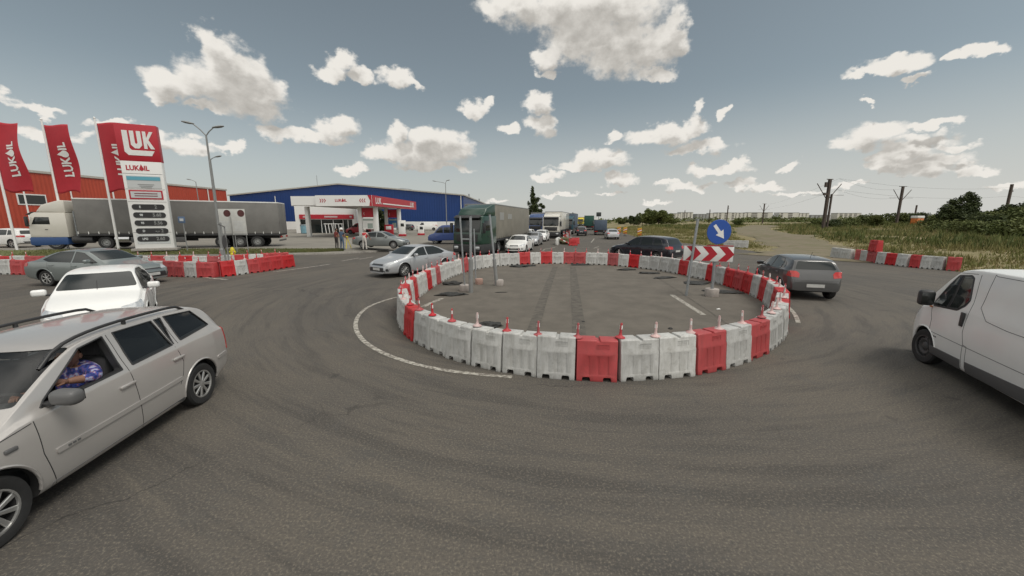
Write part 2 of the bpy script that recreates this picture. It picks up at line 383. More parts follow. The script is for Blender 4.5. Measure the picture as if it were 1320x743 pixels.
def boolean(me, cutter_me, op='DIFFERENCE'):
    a = bpy.data.objects.new('t1', me); b = bpy.data.objects.new('t2', cutter_me); COL.objects.link(a); COL.objects.link(b); b.hide_render = True
    md = a.modifiers.new('b', 'BOOLEAN'); md.operation = op; md.solver = 'EXACT'; md.object = b
    try: md.material_mode = 'TRANSFER'
    except Exception: pass
    r = evaluated_mesh(a)
    bpy.data.objects.remove(a); bpy.data.objects.remove(b)
    return r
def lettering(s, size, m, parent=None, loc=(0, 0, 0), rot=(R(90), 0, 0), bold=.0, depth=.004, sx=1., name='lettering', align='CENTER'):
    cu = bpy.data.curves.new('txt', 'FONT'); cu.body = s; cu.size = size; cu.extrude = depth; cu.offset = bold; cu.align_x = align; cu.align_y = 'CENTER'; cu.resolution_u = 3
    o = bpy.data.objects.new('txt', cu); COL.objects.link(o); me = evaluated_mesh(o); bpy.data.objects.remove(o)
    me.transform(Matrix.Diagonal((sx, 1, 1, 1))); me.materials.clear(); me.materials.append(m)
    r = link(name, me, parent); r.location = loc; r.rotation_euler = rot
    return r
def strip(path, w, z, z_fn=None):
    """flat band along a path"""
    n = len(path); vs = []
    for i, p in enumerate(path):
        a = Vector(path[max(i-1, 0)][:2]); b = Vector(path[min(i+1, n-1)][:2]); d = (b-a).normalized(); nn = Vector((-d.y, d.x))
        ww = w[i] if isinstance(w, (list, tuple)) else w
        for sgn in (1, -1):
            q = Vector(p[:2])+nn*sgn*ww/2; vs.append((q.x, q.y, (z_fn(q.x, q.y) if z_fn else 0)+z))
    return vs, [(2*i, 2*i+1, 2*i+3, 2*i+2) for i in range(n-1)]
def smooth_path(p, it=2, closed=False):
    p = [tuple(q) for q in p]
    for _ in range(it):
        q = [] if closed else [p[0]]
        rng = range(len(p)) if closed else range(len(p)-1)
        for i in rng:
            a, b = p[i], p[(i+1) % len(p)]
            q.append(tuple(a[k]*.75+b[k]*.25 for k in range(len(a)))); q.append(tuple(a[k]*.25+b[k]*.75 for k in range(len(a))))
        if not closed: q.append(p[-1])
        p = q
    return p
def rounded(poly, r=.03, n=3):
    out = []
    for i in range(len(poly)):
        p0, p, p1 = Vector(poly[i-1]), Vector(poly[i]), Vector(poly[(i+1) % len(poly)])
        a = p+(p0-p).normalized()*min(r, (p0-p).length*.4); b = p+(p1-p).normalized()*min(r, (p1-p).length*.4)
        for k in range(n+1):
            t = k/n; out.append(tuple(a*(1-t)**2+p*2*t*(1-t)+b*t*t))
    return out

# ------------------------------------------------------------------ terrain, road, verge
EDGE = [(-60, 24.5), (10, 23.8), (17, 23.4), (20.2, 24.0), (24, 24.2), (27.3, 23.2), (31.9, 21.6), (46, 20.4), (60, 19.9), (70, 21.5), (110, 28.5), (171, 39.), (300, 62), (900, 170)]
def edge_x(y): return float(np.interp(y, [e[0] for e in EDGE], [e[1] for e in EDGE]))
def sstep(x, a, b):
    t = np.clip((x-a)/(b-a), 0, 1); return t*t*(3-2*t)
def field_z(x, y):
    d = x-np.interp(y, [e[0] for e in EDGE], [e[1] for e in EDGE])
    z = .02+.75*sstep(d, 2, 22)+1.0*sstep(d, 30, 75)*(1-sstep(np.asarray(y, float), 70, 160))
    z = z+.12*np.sin(x*.31+y*.17)*sstep(d, 4, 12)+.10*np.sin(x*.13-y*.37)*sstep(d, 4, 12)
    return z
def sheet(name, pts, z, m, kind='structure'):
    me = bpy.data.meshes.new(name); me.from_pydata([(p[0], p[1], z) for p in pts], [], [list(range(len(pts)))]); me.materials.append(m)
    return tag(link(name, me), kind=kind)
sheet('ground', [(-3000, -800), (3000, -800), (3000, 5000), (-3000, 5000)], -.02, M['soil'])
FRONT = [(-120, 18), (-80, 22.5), (-36.8, 27), (-28, 28), (-21.4, 28.8), (-14.4, 30.4), (-11.8, 32.5), (-10.6, 38), (-10.2, 45), (-6.5, 60), (4.5, 105), (30, 230), (150, 900)]
BACK = [(-120, 20.5), (-80, 25), (-38, 29.5), (-30, 31.2), (-22.2, 32.6), (-15.6, 33.2), (-14.2, 35), (-13.4, 39), (-12.8, 46), (-9.3, 61), (1.7, 106), (27, 231), (147, 901)]
road = [(-120, -60)]+[(x, y) for x, y in FRONT]+[(x, y) for y, x in EDGE[::-1]]
# the road reaches 0.3 m under the verges
sheet('road', [(-120, -60)]+[(x-.3, y+.3) for x, y in FRONT]+[(x+.8, y) for y, x in EDGE[::-1]], 0., M['asphalt'])
def ribbon(name, A, za, B, zb, m):
    vs = [(x, y, za) for x, y in A]+[(x, y, zb[i] if isinstance(zb, list) else zb) for i, (x, y) in enumerate(B)]; n = len(A)
    me = bpy.data.meshes.new(name); me.from_pydata(vs, [], [(i, i+1, n+i+1, n+i) for i in range(n-1)]); me.materials.append(m); return tag(link(name, me), kind='structure')
ZB = [.44, .44, .42, .38, .30]+[.3]*20
ribbon('pavement', FRONT, .12, BACK, ZB, M['pavement'])
sheet('forecourt', BACK+[(147, 1500), (-800, 1500), (-800, 21)], .3, M['pavement'])
kv = []; 
A2 = [(x+.12*.3, y-.14) for x, y in FRONT]
kb = MB()
for (a, b, a2, b2) in zip(FRONT, FRONT[1:], A2, A2[1:]):
    kb.poly([(*a2, 0), (*b2, 0), (*b2, .124), (*a2, .124)]); kb.poly([(*a2, .124), (*b2, .124), (*b, .124), (*a, .124)])
tag(kb.build('kerb', M['concrete'], smooth=0), kind='structure')
# grass verge in front of the forecourt
GF = [(-120, 18.3), (-80, 22.8), (-36.8, 27.3), (-28, 28.3), (-21.4, 29.1), (-15.5, 30.7), (-14.2, 31.6)]; GB = [(-120, 20.3), (-80, 24.8), (-37.9, 29.3), (-30, 31.0), (-22.1, 32.3), (-16.4, 32.2), (-14.6, 31.9)]
ribbon('grass_verge', GF, .16, GB, [.46, .46, .43, .39, .32, .31, .31], M['lawn'])
# the meadow right of the road
ys = np.concatenate([np.linspace(-60, 14, 12), np.linspace(16, 130, 70), np.linspace(140, 900, 40)]); ds = np.concatenate([np.linspace(0, 60, 50), np.linspace(64, 900, 34)])
V = []; 
for y in ys:
    for d in ds:
        wob = .35*math.sin(y*.9)+.2*math.sin(y*2.3) if d < .1 else 0
        x = edge_x(y)+d+wob*(.6 if 5 < y < 80 else 0); V.append((x, y, float(field_z(x, y))-.0+(.02 if d > 0 else -.03)))
nd = len(ds); Fc = [(i*nd+j, i*nd+j+1, (i+1)*nd+j+1, (i+1)*nd+j) for i in range(len(ys)-1) for j in range(nd-1)]
me = raw_mesh('meadow', V, Fc, M['meadow']); me.shade_smooth(); tag(link('meadow', me), kind='structure')
TRACK = smooth_path([(20.6, 27.4), (24, 29.8), (29, 37), (34, 48), (42, 66), (58, 92), (80, 120)], 3)
TW = list(np.interp(range(len(TRACK)), [0, 6, 14, len(TRACK)-1], [9.5, 7.0, 5.5, 8]))
vs, fs = [], []
for i, p in enumerate(TRACK):
    a = Vector(TRACK[max(i-1, 0)]); b = Vector(TRACK[min(i+1, len(TRACK)-1)]); d = (b-a).normalized(); nn = Vector((-d.y, d.x))
    for k in range(9):
        s = (k/8-.5)*TW[i]+(.5*math.sin(i*1.3)+.4*math.sin(i*.6+1) if k in (0, 8) else 0); q = Vector(p)+nn*s
        vs.append((q.x, q.y, float(field_z(q.x, q.y))+(.09-(.06 if k in (0, 8) else 0)-(.05 if k in (2, 6) else 0))*min(1, .08+i/6)))
fs = [(i*9+k, i*9+k+1, (i+1)*9+k+1, (i+1)*9+k) for i in range(len(TRACK)-1) for k in range(8)]
me = raw_mesh('dirt_track', vs, fs, M['dirt']); me.shade_smooth(); tag(link('dirt_track', me), kind='structure')
def track_dist(x, y):
    P = np.array(TRACK); d = np.full(np.shape(x), 1e9)
    for p, w in zip(P, TW): d = np.minimum(d, np.hypot(x-p[0], y-p[1])-w/2)
    return d

# ------------------------------------------------------------------ ring of barriers
RC = (2.85, 15.1); RCO = [7.486, -.186, .121, -1.234, .333, .236, -.012, .06, -.08, -.04, -.039]
def ring_r(a): return RCO[0]+sum(RCO[2*k-1]*math.cos(k*a)+RCO[2*k]*math.sin(k*a) for k in range(1, 6))
def ring_pt(a, off=0.): r = ring_r(a)+off; return (RC[0]+r*math.cos(a), RC[1]+r*math.sin(a))
TH = np.linspace(-math.pi, math.pi, 7201); RP = np.array([ring_pt(a) for a in TH])
SS = np.concatenate([[0], np.cumsum(np.hypot(*np.diff(RP, axis=0).T))]); PER = SS[-1]
inner = [ring_pt(a, -.05) for a in TH[::60]]
sheet('island_surface', inner, .004, M['old_asphalt'])
def ring_at(s): return float(np.interp(s % PER, SS, TH))
# edge line painted round the ring
LINE = [G(*p, .008) for p in [(512, 383), (500, 386), (485, 391), (472, 397), (463, 405), (459, 413), (458, 421), (461, 430), (469, 440), (482, 449), (498, 457), (520, 465), (550, 473), (585, 479), (622, 483), (660, 486)]]
vs, fs = strip(smooth_path(LINE, 2), .11, .006); tag(link('edge_line', raw_mesh('edge_line', vs, fs, M['paint'])), kind='structure')
rl = [ring_pt(a, .42) for a in np.linspace(-.82, .25, 30)]
vs, fs = strip(rl, .11, .006); tag(link('edge_line', raw_mesh('edge_line', vs, fs, M['paint'])), kind='structure')
for pts, w in [([(352, 351), (390, 346), (425, 341)], .16), ([(262, 358), (293, 361)], .14), ([(440, 337), (462, 333)], .14), ([(463, 334.5), (481, 331.5)], .14), ([(866, 380.5), (907, 406.5)], .17), ([(570, 385), (556, 391), (545, 396)], .17),
               ([(700, 322), (716, 319)], .15), ([(765, 320.5), (772, 318.2)], .14), ([(748, 319), (775, 321)], .13), ([(762, 313), (766, 308)], .13), ([(700, 323.5), (703, 321)], .13)]:
    vs, fs = strip([G(*p) for p in pts], w, .009); tag(link('road_marking', raw_mesh('road_marking', vs, fs, M['paint'])), kind='structure')
for pts, w in [([(716, 344), (708, 365), (698, 392), (688, 424), (683, 436)], .30), ([(738.5, 344), (741, 370), (744, 400), (747, 436)], .34), ([(845, 357), (868, 371), (890, 386), (915, 402), (937, 418)], .05)]:
    vs, fs = strip(smooth_path([G(*p) for p in pts], 2), w, .010); tag(link('asphalt_seam', raw_mesh('asphalt_seam', vs, fs, M['seam'])), kind='structure')

def plastic(name, col, dirt, amt):
    m = mat(name, col, .5, 0, .4); t = m.node_tree; b = t.nodes['Principled BSDF']; lk = t.links.new
    tc = t.nodes.new('ShaderNodeTexCoord'); oi = t.nodes.new('ShaderNodeObjectInfo')
    ad = t.nodes.new('ShaderNodeVectorMath'); ad.operation = 'ADD'; lk(tc.outputs['Object'], ad.inputs[0])
    sc = t.nodes.new('ShaderNodeVectorMath'); sc.operation = 'SCALE'; sc.inputs['Scale'].default_value = .37; lk(oi.outputs['Location'], sc.inputs[0]); lk(sc.outputs[0], ad.inputs[1])
    mp = t.nodes.new('ShaderNodeMapping'); mp.inputs['Scale'].default_value = (9, 9, 1.6); lk(ad.outputs[0], mp.inputs[0])
    n = t.nodes.new('ShaderNodeTexNoise'); n.inputs['Scale'].default_value = 1.3; n.inputs['Detail'].default_value = 8; n.inputs['Roughness'].default_value = .75; lk(mp.outputs[0], n.inputs['Vector'])
    n2 = t.nodes.new('ShaderNodeTexNoise'); n2.inputs['Scale'].default_value = 5.; n2.inputs['Detail'].default_value = 8; n2.inputs['Roughness'].default_value = .8; lk(ad.outputs[0], n2.inputs['Vector'])
    r = t.nodes.new('ShaderNodeMapRange'); r.inputs[1].default_value = .45; r.inputs[2].default_value = .75; r.inputs[4].default_value = amt; lk(n.outputs['Fac'], r.inputs[0])
    r2 = t.nodes.new('ShaderNodeMapRange'); r2.inputs[1].default_value = .48; r2.inputs[2].default_value = .72; r2.inputs[4].default_value = amt; lk(n2.outputs['Fac'], r2.inputs[0])
    mxx = t.nodes.new('ShaderNodeMath'); mxx.operation = 'MAXIMUM'; lk(r.outputs[0], mxx.inputs[0]); lk(r2.outputs[0], mxx.inputs[1])
    x = t.nodes.new('ShaderNodeMix'); x.data_type = 'RGBA'; lk(mxx.outputs[0], x.inputs[0]); x.inputs[6].default_value = (*col, 1); x.inputs[7].default_value = (*dirt, 1); hs = t.nodes.new('ShaderNodeHueSaturation'); mr = t.nodes.new('ShaderNodeMapRange'); mr.inputs[3].default_value = .82; mr.inputs[4].default_value = 1.04; lk(oi.outputs['Random'], mr.inputs[0]); lk(mr.outputs[0], hs.inputs['Value']); lk(mr.outputs[0], hs.inputs['Saturation']); lk(x.outputs[2], hs.inputs['Color']); lk(hs.outputs[0], b.inputs['Base Color'])
    return m
M['pw'] = plastic('white_plastic', (.52, .52, .50), (.22, .21, .18), .75)
M['pr'] = plastic('red_plastic', (.43, .022, .025), (.20, .035, .03), .6)
M['ppin'] = plastic('pin_red_plastic', (.42, .02, .03), (.25, .06, .05), .6)
M['ppinw'] = plastic('pin_faded_plastic', (.58, .42, .40), (.36, .14, .13), .8)
def barrier_mesh(m):
    Lh = .345; hgt = .74
    end = [(-.20, 0), (.20, 0), (.20, .05), (.185, .12), (.165, .50), (.150, .535), (.138, .72), (.125, .74), (-.125, .74), (-.138, .72), (-.150, .535), (-.165, .50), (-.185, .12), (-.20, .05)]
    b = MB(); b.prism(end, 'x', -Lh, Lh); base = b.mesh('b', m, 0)
    c = MB()
    for s in (-1, 1):
        c.prism([(s*.255, -.1), (s*.25, .05), (s*.235, .075), (s*.125, .075), (s*.11, .05), (s*.105, -.1)][::s], 'y', -.4, .4)
    c.prism([(-.035, .9), (-.012, .705), (.05, .705), (.075, .9)], 'y', -.4, .4)
    for s in (-1, 1):
        for sx in (-.14, .02, .18):
            c.box((sx, s*.192, .29), (.035, .042, .34), rot=RX(s*.052))
    base = boolean(base, c.mesh('c', m, 0))
    for s in (-1, 1):                                                 # raised panel and its frame near the top
        pass
    bm = bmesh.new(); bm.from_mesh(base); bmesh.ops.remove_doubles(bm, verts=bm.verts, dist=.0005)
    me = bpy.data.meshes.new('barrier_body'); bm.to_mesh(me); bm.free(); me.materials.clear(); me.materials.append(m)
    o = bpy.data.objects.new('t', me); COL.objects.link(o); md = o.modifiers.new('bv', 'BEVEL'); md.width = .014; md.segments = 2; md.limit_method = 'ANGLE'; md.angle_limit = R(25)
    me2 = evaluated_mesh(o); bpy.data.objects.remove(o)
    bm = bmesh.new(); bm.from_mesh(me2)
    b3 = MB(); b3.bm.free(); b3.bm = bm
    for s in (-1, 1):
        for (cx, cz, sx, sz) in ((.10, .665, .20, .006), (.10, .585, .20, .006), (.0, .625, .006, .08), (.20, .625, .006, .08)):
            b3.box((cx, s*.1455, cz), (sx, .008, sz), rot=RX(s*.07))
        for k in range(5): b3.box((.035+k*.032, s*.1455, .625), (.018, .006, .04), rot=RX(s*.07))
    me3 = b3.mesh('barrier_body', m, 30); return me3
BW, BR = barrier_mesh(M['pw']), barrier_mesh(M['pr'])
def pin_mesh(m):
    b = MB(); b.lathe([(.0, .735), (.088, .735), (.083, .748), (.044, .766), (.027, .79), (.021, .83), (.020, .985), (.014, .995), (0, .997)], 14)
    b.box((0, 0, .36), (.05, .05, .74)); return b.mesh('pin', m, 40)
PINR, PINW = pin_mesh(M['ppin']), pin_mesh(M['ppinw'])
def reflector():
    b = MB(); b.box((0, 0, .92), (.026, .044, .07)); return b.mesh('reflective_band', M['signwhite'], 0)
REFL = reflector()
ORD = ['', 'first', 'second', 'third', 'fourth', 'fifth', 'sixth', 'seventh', 'eighth', 'ninth', 'tenth', 'eleventh', 'twelfth', 'thirteenth', 'fourteenth', 'fifteenth', 'sixteenth', 'seventeenth', 'eighteenth', 'nineteenth', 'twentieth', 'twenty-first', 'twenty-second']
def barrier(x, y, rz, colour, label, group, pin=True, sx=1., z=0., white_pin=None):
    t = thing('plastic_barrier', label, 'traffic barrier', (x, y, z), rz, group)
    b = link('body', BR if colour == 'R' else BW, t); b.scale = (sx, random.uniform(.93, 1.05), random.uniform(.96, 1.03)); b.rotation_euler = (random.uniform(-.018, .018), 0, 0)
    if pin:
        wp = random.random() < .2 if white_pin is None else white_pin
        p = link('connecting_pin', PINW if wp else PINR, t); p.location = (-.352*sx, 0, 0); p.rotation_euler = (random.uniform(-.04, .04), random.uniform(-.05, .05), random.uniform(0, 3))
        link('reflective_band', REFL, p)
    return t
SEQ = "WRWWWWWWRWWRWRWWWR"+"WR"+"WWRWRRRWRWWRWWWWRWRWWR"+"RWRWRWWWWWW"+"R"+"WWWW"+"RWR"+"WW"+"RWRWW"
bp_s = [5.68, 8.32, 10.29, 10.96, 11.66, 12.36, 13.09, 13.8, 15.42, 16.57, 18.18, 19.93, 35.15, 43.29, 44.15, 47.18, 49.06, 50.35, 5.68+PER]; bp_k = [0, 4, 7, 8, 9, 10, 11, 12, 14, 16, 18, 20, 42, 53, 54, 58, 61, 63, 68]
cname = {'R': 'red', 'W': 'white'}
for k, c in enumerate(SEQ):
    s0, s1 = np.interp([k, k+1], bp_k, bp_s); p0, p1 = ring_pt(ring_at(s0)), ring_pt(ring_at(s1))
    dx, dy = p1[0]-p0[0], p1[1]-p0[1]; d = math.hypot(dx, dy); n = cname[c]
    i = k-8 if k < 56 else k-76; j = k-42
    if i == 0: lab = 'bright red barrier of the ring, the one nearest the camera'
    elif abs(i) <= 19: lab = f"{n} ring barrier, {ORD[abs(i)]} {'right' if i > 0 else 'left'} of the nearest red one along the ring"
    elif j == 0: lab = 'left one of two adjoining red barriers on the far side of the ring'
    elif j == -1: lab = 'right one of two adjoining red barriers on the far side of the ring'
    elif j > 0: lab = f'{n} ring barrier, {ORD[j]} left of the adjoining red pair across the ring'
    else: lab = f'{n} ring barrier, {ORD[-j-1]} right of the adjoining red pair across the ring'
    barrier((p0[0]+p1[0])/2+random.uniform(-.015, .015), (p0[1]+p1[1])/2+random.uniform(-.015, .015), math.atan2(dy, dx)+random.uniform(-.06, .06), c, lab, 'red and white barriers of the ring', sx=d/.704, white_pin=(10 <= k <= 17 and k not in (10, 14)) or None)

# two barrier rows of the left island, the row at the meadow and the median
def row(pts, cols, names, group, z=0., pins=True, cat=None):
    P = [G(*p) if not isinstance(p[0], str) else p for p in pts]
    for a, b, c, nm in zip(P, P[1:], cols, names):
        d = math.hypot(b[0]-a[0], b[1]-a[1]); n = max(1, round(d/.8)) if c != '_' else 1
        if c == '_': continue
        dirx, diry = (b[0]-a[0])/d, (b[1]-a[1])/d; nx, ny = -diry, dirx
        barrier((a[0]+b[0])/2+nx*.19, (a[1]+b[1])/2+ny*.19, math.atan2(diry, dirx), c, nm, group, pin=pins, sx=d/.70, z=z)
row([(192, 356.3), (211, 356.8), (225, 357.2), (238, 357.6), (254, 358), (276.5, 358.2)], 'WRRWR',
    ['white barrier at the grey saloon\'s front bumper, left island front row', 'red barrier touching the leftmost white one in the left island\'s front row', 'red barrier left of the second white one in the left island\'s front row', 'white barrier second left of the gap in the left island\'s front row', 'red barrier at the left edge of the gap in the left island\'s front row'], 'barriers of the left island')
row([(287, 357.3), (305, 355.4), (321, 352.9), (336.4, 351.2), (351, 348.8), (366, 346.3), (381, 343.7)], 'RWRRRR',
    ['red barrier at the right edge of the gap in the left island\'s front row', 'white barrier right of the gap in the left island\'s front row', 'fourth red barrier from the right-hand tip of the left island', 'third red barrier from the right-hand tip of the left island', 'second red barrier from the right-hand tip of the left island', 'red barrier at the right-hand tip of the left island'], 'barriers of the left island')
row([(178, 347.5), (195, 347.6), (213, 347.8), (231, 347.8), (249, 347.6), (268, 347.2), (286, 346.6), (304, 345.8), (322, 344.6), (341, 343.4), (358, 342.2), (374, 341)], 'WRWRWRWRWRR',
    [f'{cname[c]} barrier of the left island\'s back row, {ORD[i+1]} from the left' for i, c in enumerate('WRWRWRWRWRR')], 'barriers of the left island')
row([(-20, 353.8), (-3, 354), (14, 354.2), (30, 354.6)], 'RWR', ['red barrier behind the grey saloon\'s boot, leftmost at the picture edge', 'white barrier between two red ones at the left picture edge', 'red barrier touching the grey saloon\'s rear bumper'], 'barriers of the left island')
row([(-22, 347.2), (-4, 347.4), (14, 347.6), (33, 347.8), (52, 348)], 'WRWR', [f'{cname[c]} barrier of the back row at the left picture edge, {ORD[i+1]} from left' for i, c in enumerate('WRWR')], 'barriers of the left island')
row([(1076, 332.6), (1089, 334.2), (1101.5, 335.8), (1112, 336.4), (1123.8, 337.9), (1135.5, 339.6), (1147.5, 341), (1161.3, 342.6), (1175.8, 344.4), (1189.5, 345.6), (1203.3, 346.8), (1218.6, 348.2), (1237.3, 349.4)][::-1], 'RWWRWRWRWRWW',
    ['red barrier at the right end of the row by the meadow', 'white barrier next to the red right end of the meadow row', 'white barrier third from the right end of the meadow row', 'dirty red barrier fourth from the right end of the meadow row', 'greenish stained white barrier in the middle of the meadow row', 'red barrier directly left of the stained white one in the meadow row', 'white barrier directly right of the stacked red pair by the meadow', 'lower red barrier of the stacked pair by the meadow', 'white barrier directly left of the stacked red pair by the meadow', 'single red barrier near the left end of the meadow row', 'white barrier second from the left end of the meadow row', 'white barrier at the left end of the meadow row beside the dirt track'], 'barriers along the meadow', pins=False)
a = G(1123.8, 337.9); b = G(1135.5, 339.6)
dd = Vector((a[0]-b[0], a[1]-b[1])).normalized(); barrier((a[0]+b[0])/2-dd.y*.19, (a[1]+b[1])/2+dd.x*.19, math.atan2(dd.y, dd.x), 'R', 'upper red barrier stacked on another one by the meadow', 'barriers along the meadow', pin=False, z=.72)
row([(733.5, 317.2), (744.5, 317.2)], 'R', ['front red barrier at the head of the median'], 'barriers on the median', pins=True)
row([(737, 315.3), (747, 314.9)], 'R', ['rear red barrier at the head of the median, behind the front one'], 'barriers on the median', pins=True)
row([(719.5, 316.6), (722, 313.8)], 'W', ['white barrier seen end-on at the left head of the median'], 'barriers on the median', pins=False)
for i, (px, py) in enumerate([(728, 309), (731, 306.5), (733, 304.5), (734.6, 302.8), (736, 301.3), (737, 300)]):
    x, y = G(px, py)
    barrier(x, y, R(76), 'RW'[i % 2], f"{cname['RW'[i % 2]]} barrier in the line down the median, {ORD[i+1]} behind its head", 'barriers on the median', pin=True)
row([(932, 319.8), (948, 320.4), (964, 321)], 'WW', ['left one of two white barriers lying in the grass behind the blue sign', 'right one of two white barriers lying in the grass behind the blue sign'], 'white barriers in the grass', pins=False, z=.05)

# ------------------------------------------------------------------ rubble and sandbags on the island
def lump(px, py, sx, sy, sz, rz, label, m, seed, cat='rubble', name='rubble_heap'):
    rn = random.Random(seed); b2 = bmesh.new(); bmesh.ops.create_icosphere(b2, subdivisions=4, radius=1)
    offs = [Vector((rn.uniform(0, 9), rn.uniform(0, 9), rn.uniform(0, 9))) for _ in range(2)]
    from mathutils import noise as NZ
    for v in b2.verts:
        n = NZ.noise(v.co*1.7+offs[0])*.45+NZ.noise(v.co*5+offs[1])*.18
        v.co *= 1+n; v.co = Vector((v.co.x*sx, v.co.y*sy, max(-.02, v.co.z*sz+sz*.25)))
    me = bpy.data.meshes.new(name); b2.to_mesh(me); b2.free(); me.materials.append(m); me.shade_smooth()
    x, y = G(px, py); o = link(name, me, None, (x, y, .006), rz); return tag(o, label, cat, 'dark lumps lying on the ring\'s asphalt')
M['bag'] = mat('dark_sandbag', (.035, .036, .034), .75, var=.5, vscale=14, bump=.6, bscale=25)
lump(629, 422, .34, .17, .11, .2, 'large dark lump close behind the near white barriers of the ring', M['bag'], 1)
lump(582, 381, .50, .16, .09, .12, 'long flat dark lump left of the leftmost concrete post foot', M['bag'], 2)
lump(584, 367.5, .40, .15, .12, .1, 'dark lump lying behind the long flat one beside the left post foot', M['bag'], 3)
lump(670, 344.5, .5, .22, .10, 0, 'dark lump at the far rim of the ring in front of a red barrier', M['bag'], 4)
lump(684, 343.4, .35, .16, .08, .2, 'small dark lump beside another at the far rim of the ring', M['bag'], 5)
lump(749, 342.3, .75, .15, .07, 0, 'thin dark strip of rubble under the adjoining red far barriers', M['bag'], 6)
lump(808, 348.5, .52, .2, .07, .2, 'leftmost of three dark lumps on the right far side of the ring', M['bag'], 7)
lump(836, 353, .55, .2, .07, -.1, 'middle one of three dark lumps on the right far side of the ring', M['bag'], 8)
lump(856, 359, .55, .18, .06, .3, 'nearest of three dark lumps on the right far side of the ring', M['bag'], 9)
lump(899, 365.5, .55, .42, .06, .4, 'broad dark patch of broken asphalt between the two sign posts', M['bag'], 10)
lump(931, 377, .62, .28, .06, -.3, 'dark broken asphalt right of the blue sign\'s concrete foot', M['bag'], 11)
lump(646, 377.5, .22, .035, .02, .1, 'thin dark stick lying on the asphalt behind the barriers', M['bag'], 12)
lump(864, 424.5, .05, .04, .03, .1, 'small dark stone lying near the centre of the ring', M['bag'], 13)
lump(926, 399.5, .06, .04, .03, .1, 'small white scrap lying right of the white dash in the ring', M['signwhite'], 14, 'litter', 'paper_scrap')
lump(752, 415.5, .04, .03, .02, .1, 'tiny dark stone lying behind the nearest red barrier', M['bag'], 15)

# ------------------------------------------------------------------ sign posts on the island
def foot(b, x, y, r=.2, h=.24): b.lathe([(0, 0), (r*.97, 0), (r, .03), (r, h-.03), (r*.94, h), (0, h)], 20, T(x, y, 0))
M['footc'] = mat('pale_concrete', (.40, .36, .33), .85, var=.25, vscale=5, bump=.2)
M['footp'] = mat('pinkish_concrete', (.42, .27, .22), .85, var=.25, vscale=5, bump=.2)
def post(px, py, ptx, pty, r, label, footm=None, low=None, cross=None, foot_off=(0, 0), fr=.2):
    x, y = G(px, py); u = direction(ptx, pty); k = y/u.y; top = Vector((u.x*k, y, H+u.z*k))-Vector((x, y, 0))
    t = thing('sign_post', label, 'post', (x, y, 0), 0, 'bare posts standing in the ring')
    b = MB(); b.tube([(0, 0, 0), tuple(top)], r, 10); b.lathe([(r, 0), (r*1.15, .0), (r*1.15, .02), (0, .02)], 10, T(*top)); b.build('pole', M['galv'], t)
    if low: b = MB(); b.tube([(0, 0, 0), tuple(top*low[0])], low[1], 10); b.build('sleeve', M['greypaint'], t)
    if footm: b = MB(); foot(b, foot_off[0], foot_off[1], fr); b.build('concrete_foot', footm, t)
    if cross: b = MB(); b.box(cross[0], cross[1]); b.build('cross_bar', M['galv'], t)
    return t
post(599.5, 375, 593, 280, .035, 'thin bare post in the leftmost concrete foot with a short cross bar', M['footc'], cross=((.12, .0, 2.02), (.36, .03, .05)), fr=.22)
post(607, 377.5, 606.5, 280, .05, 'thick grey post right beside the leftmost concrete foot', None, low=(.45, .085))
post(613.5, 366.5, 611, 296, .03, 'thin post in the pinkish concrete foot, third from the left', M['footp'], fr=.17, foot_off=(.14, .0))
post(640.5, 368.5, 631.3, 277.4, .045, 'tilted grey post standing apart on the right of the bare posts', M['footc'], low=(.38, .075), foot_off=(.08, .10), fr=.2)

x, y = G(884.5, 381.5)
t = thing('chevron_sign', 'wide red and white chevron board on two grey posts in the ring', 'traffic sign', (x, y, 0), 0)
xr_, yr_ = G(917, 382)
yaw = -.33; P0 = Vector((.55, -.03, 1.55))
b = MB(); b.tube([(0, 0, 0), (.19, 0, 2.78)], .045, 10); b.build('pole', M['galv'], t)
Lp, Hp = 1.60, .53
b = MB(); b.box((0, 0, 0), (Lp, .02, Hp), bevel=.006); pl = b.build('board', M['signwhite'], t); pl.location = (.61, -.10, 1.555); pl.rotation_euler = (0, R(0.5), yaw)
b = MB(); b.box((0, .004, 0), (Lp+.03, .016, Hp+.03)); bk = b.build('backing_frame', M['galv'], pl)
w = .27; hh = Hp/2-.005
for i, x0 in enumerate((-.70, -.17, .36)):
    b = MB(); b.prism([(x0-.03, hh), (x0+w-.03, hh), (x0+w+.20, 0), (x0+w-.03, -hh), (x0-.03, -hh), (x0+.20, 0)], 'y', -.0125, -.009)
    b.build('chevron_arrow', M['signred'], pl, smooth=0)
b = MB(); b.box((.35, -.002, Hp/2+.03), (.85, .03, .03)); b.build('edge_rail', M['red'], pl)
t = thing('keep_right_sign', 'round blue sign with white arrow pointing down right, on a post', 'traffic sign', (xr_, yr_, 0), 0)
b = MB(); b.tube([(0, 0, .1), (0.0, 0, 2.7)], .055, 12); b.build('pole', M['galv'], t)
b = MB(); foot(b, 0, 0, .24, .28); b.build('concrete_foot', M['footc'], t)
b = MB(); b.lathe([(0, -.012), (.42, -.012), (.43, 0), (.42, .012), (0, .012)], 48, T(.01, -.08, 2.33) @ RX(R(90))); dsk = b.build('disc', M['signblue'], t)
b = MB(); b.lathe([(.43, -.006), (.405, -.006)], 48, T(.01, -.0935+.0, 2.33) @ RX(R(90)))
def rot2(p, a): return (p[0]*math.cos(a)-p[1]*math.sin(a), p[0]*math.sin(a)+p[1]*math.cos(a))
arr = [(-.30, .055), (.02, .055), (.02, .16), (.30, 0), (.02, -.16), (.02, -.055), (-.30, -.055)]
b = MB(); b.prism([(p[0]+.01, p[1]+2.33) for p in (rot2(q, R(-52)) for q in arr)], 'y', -.098, -.0935); b.build('arrow', M['signwhite'], dsk, smooth=0)

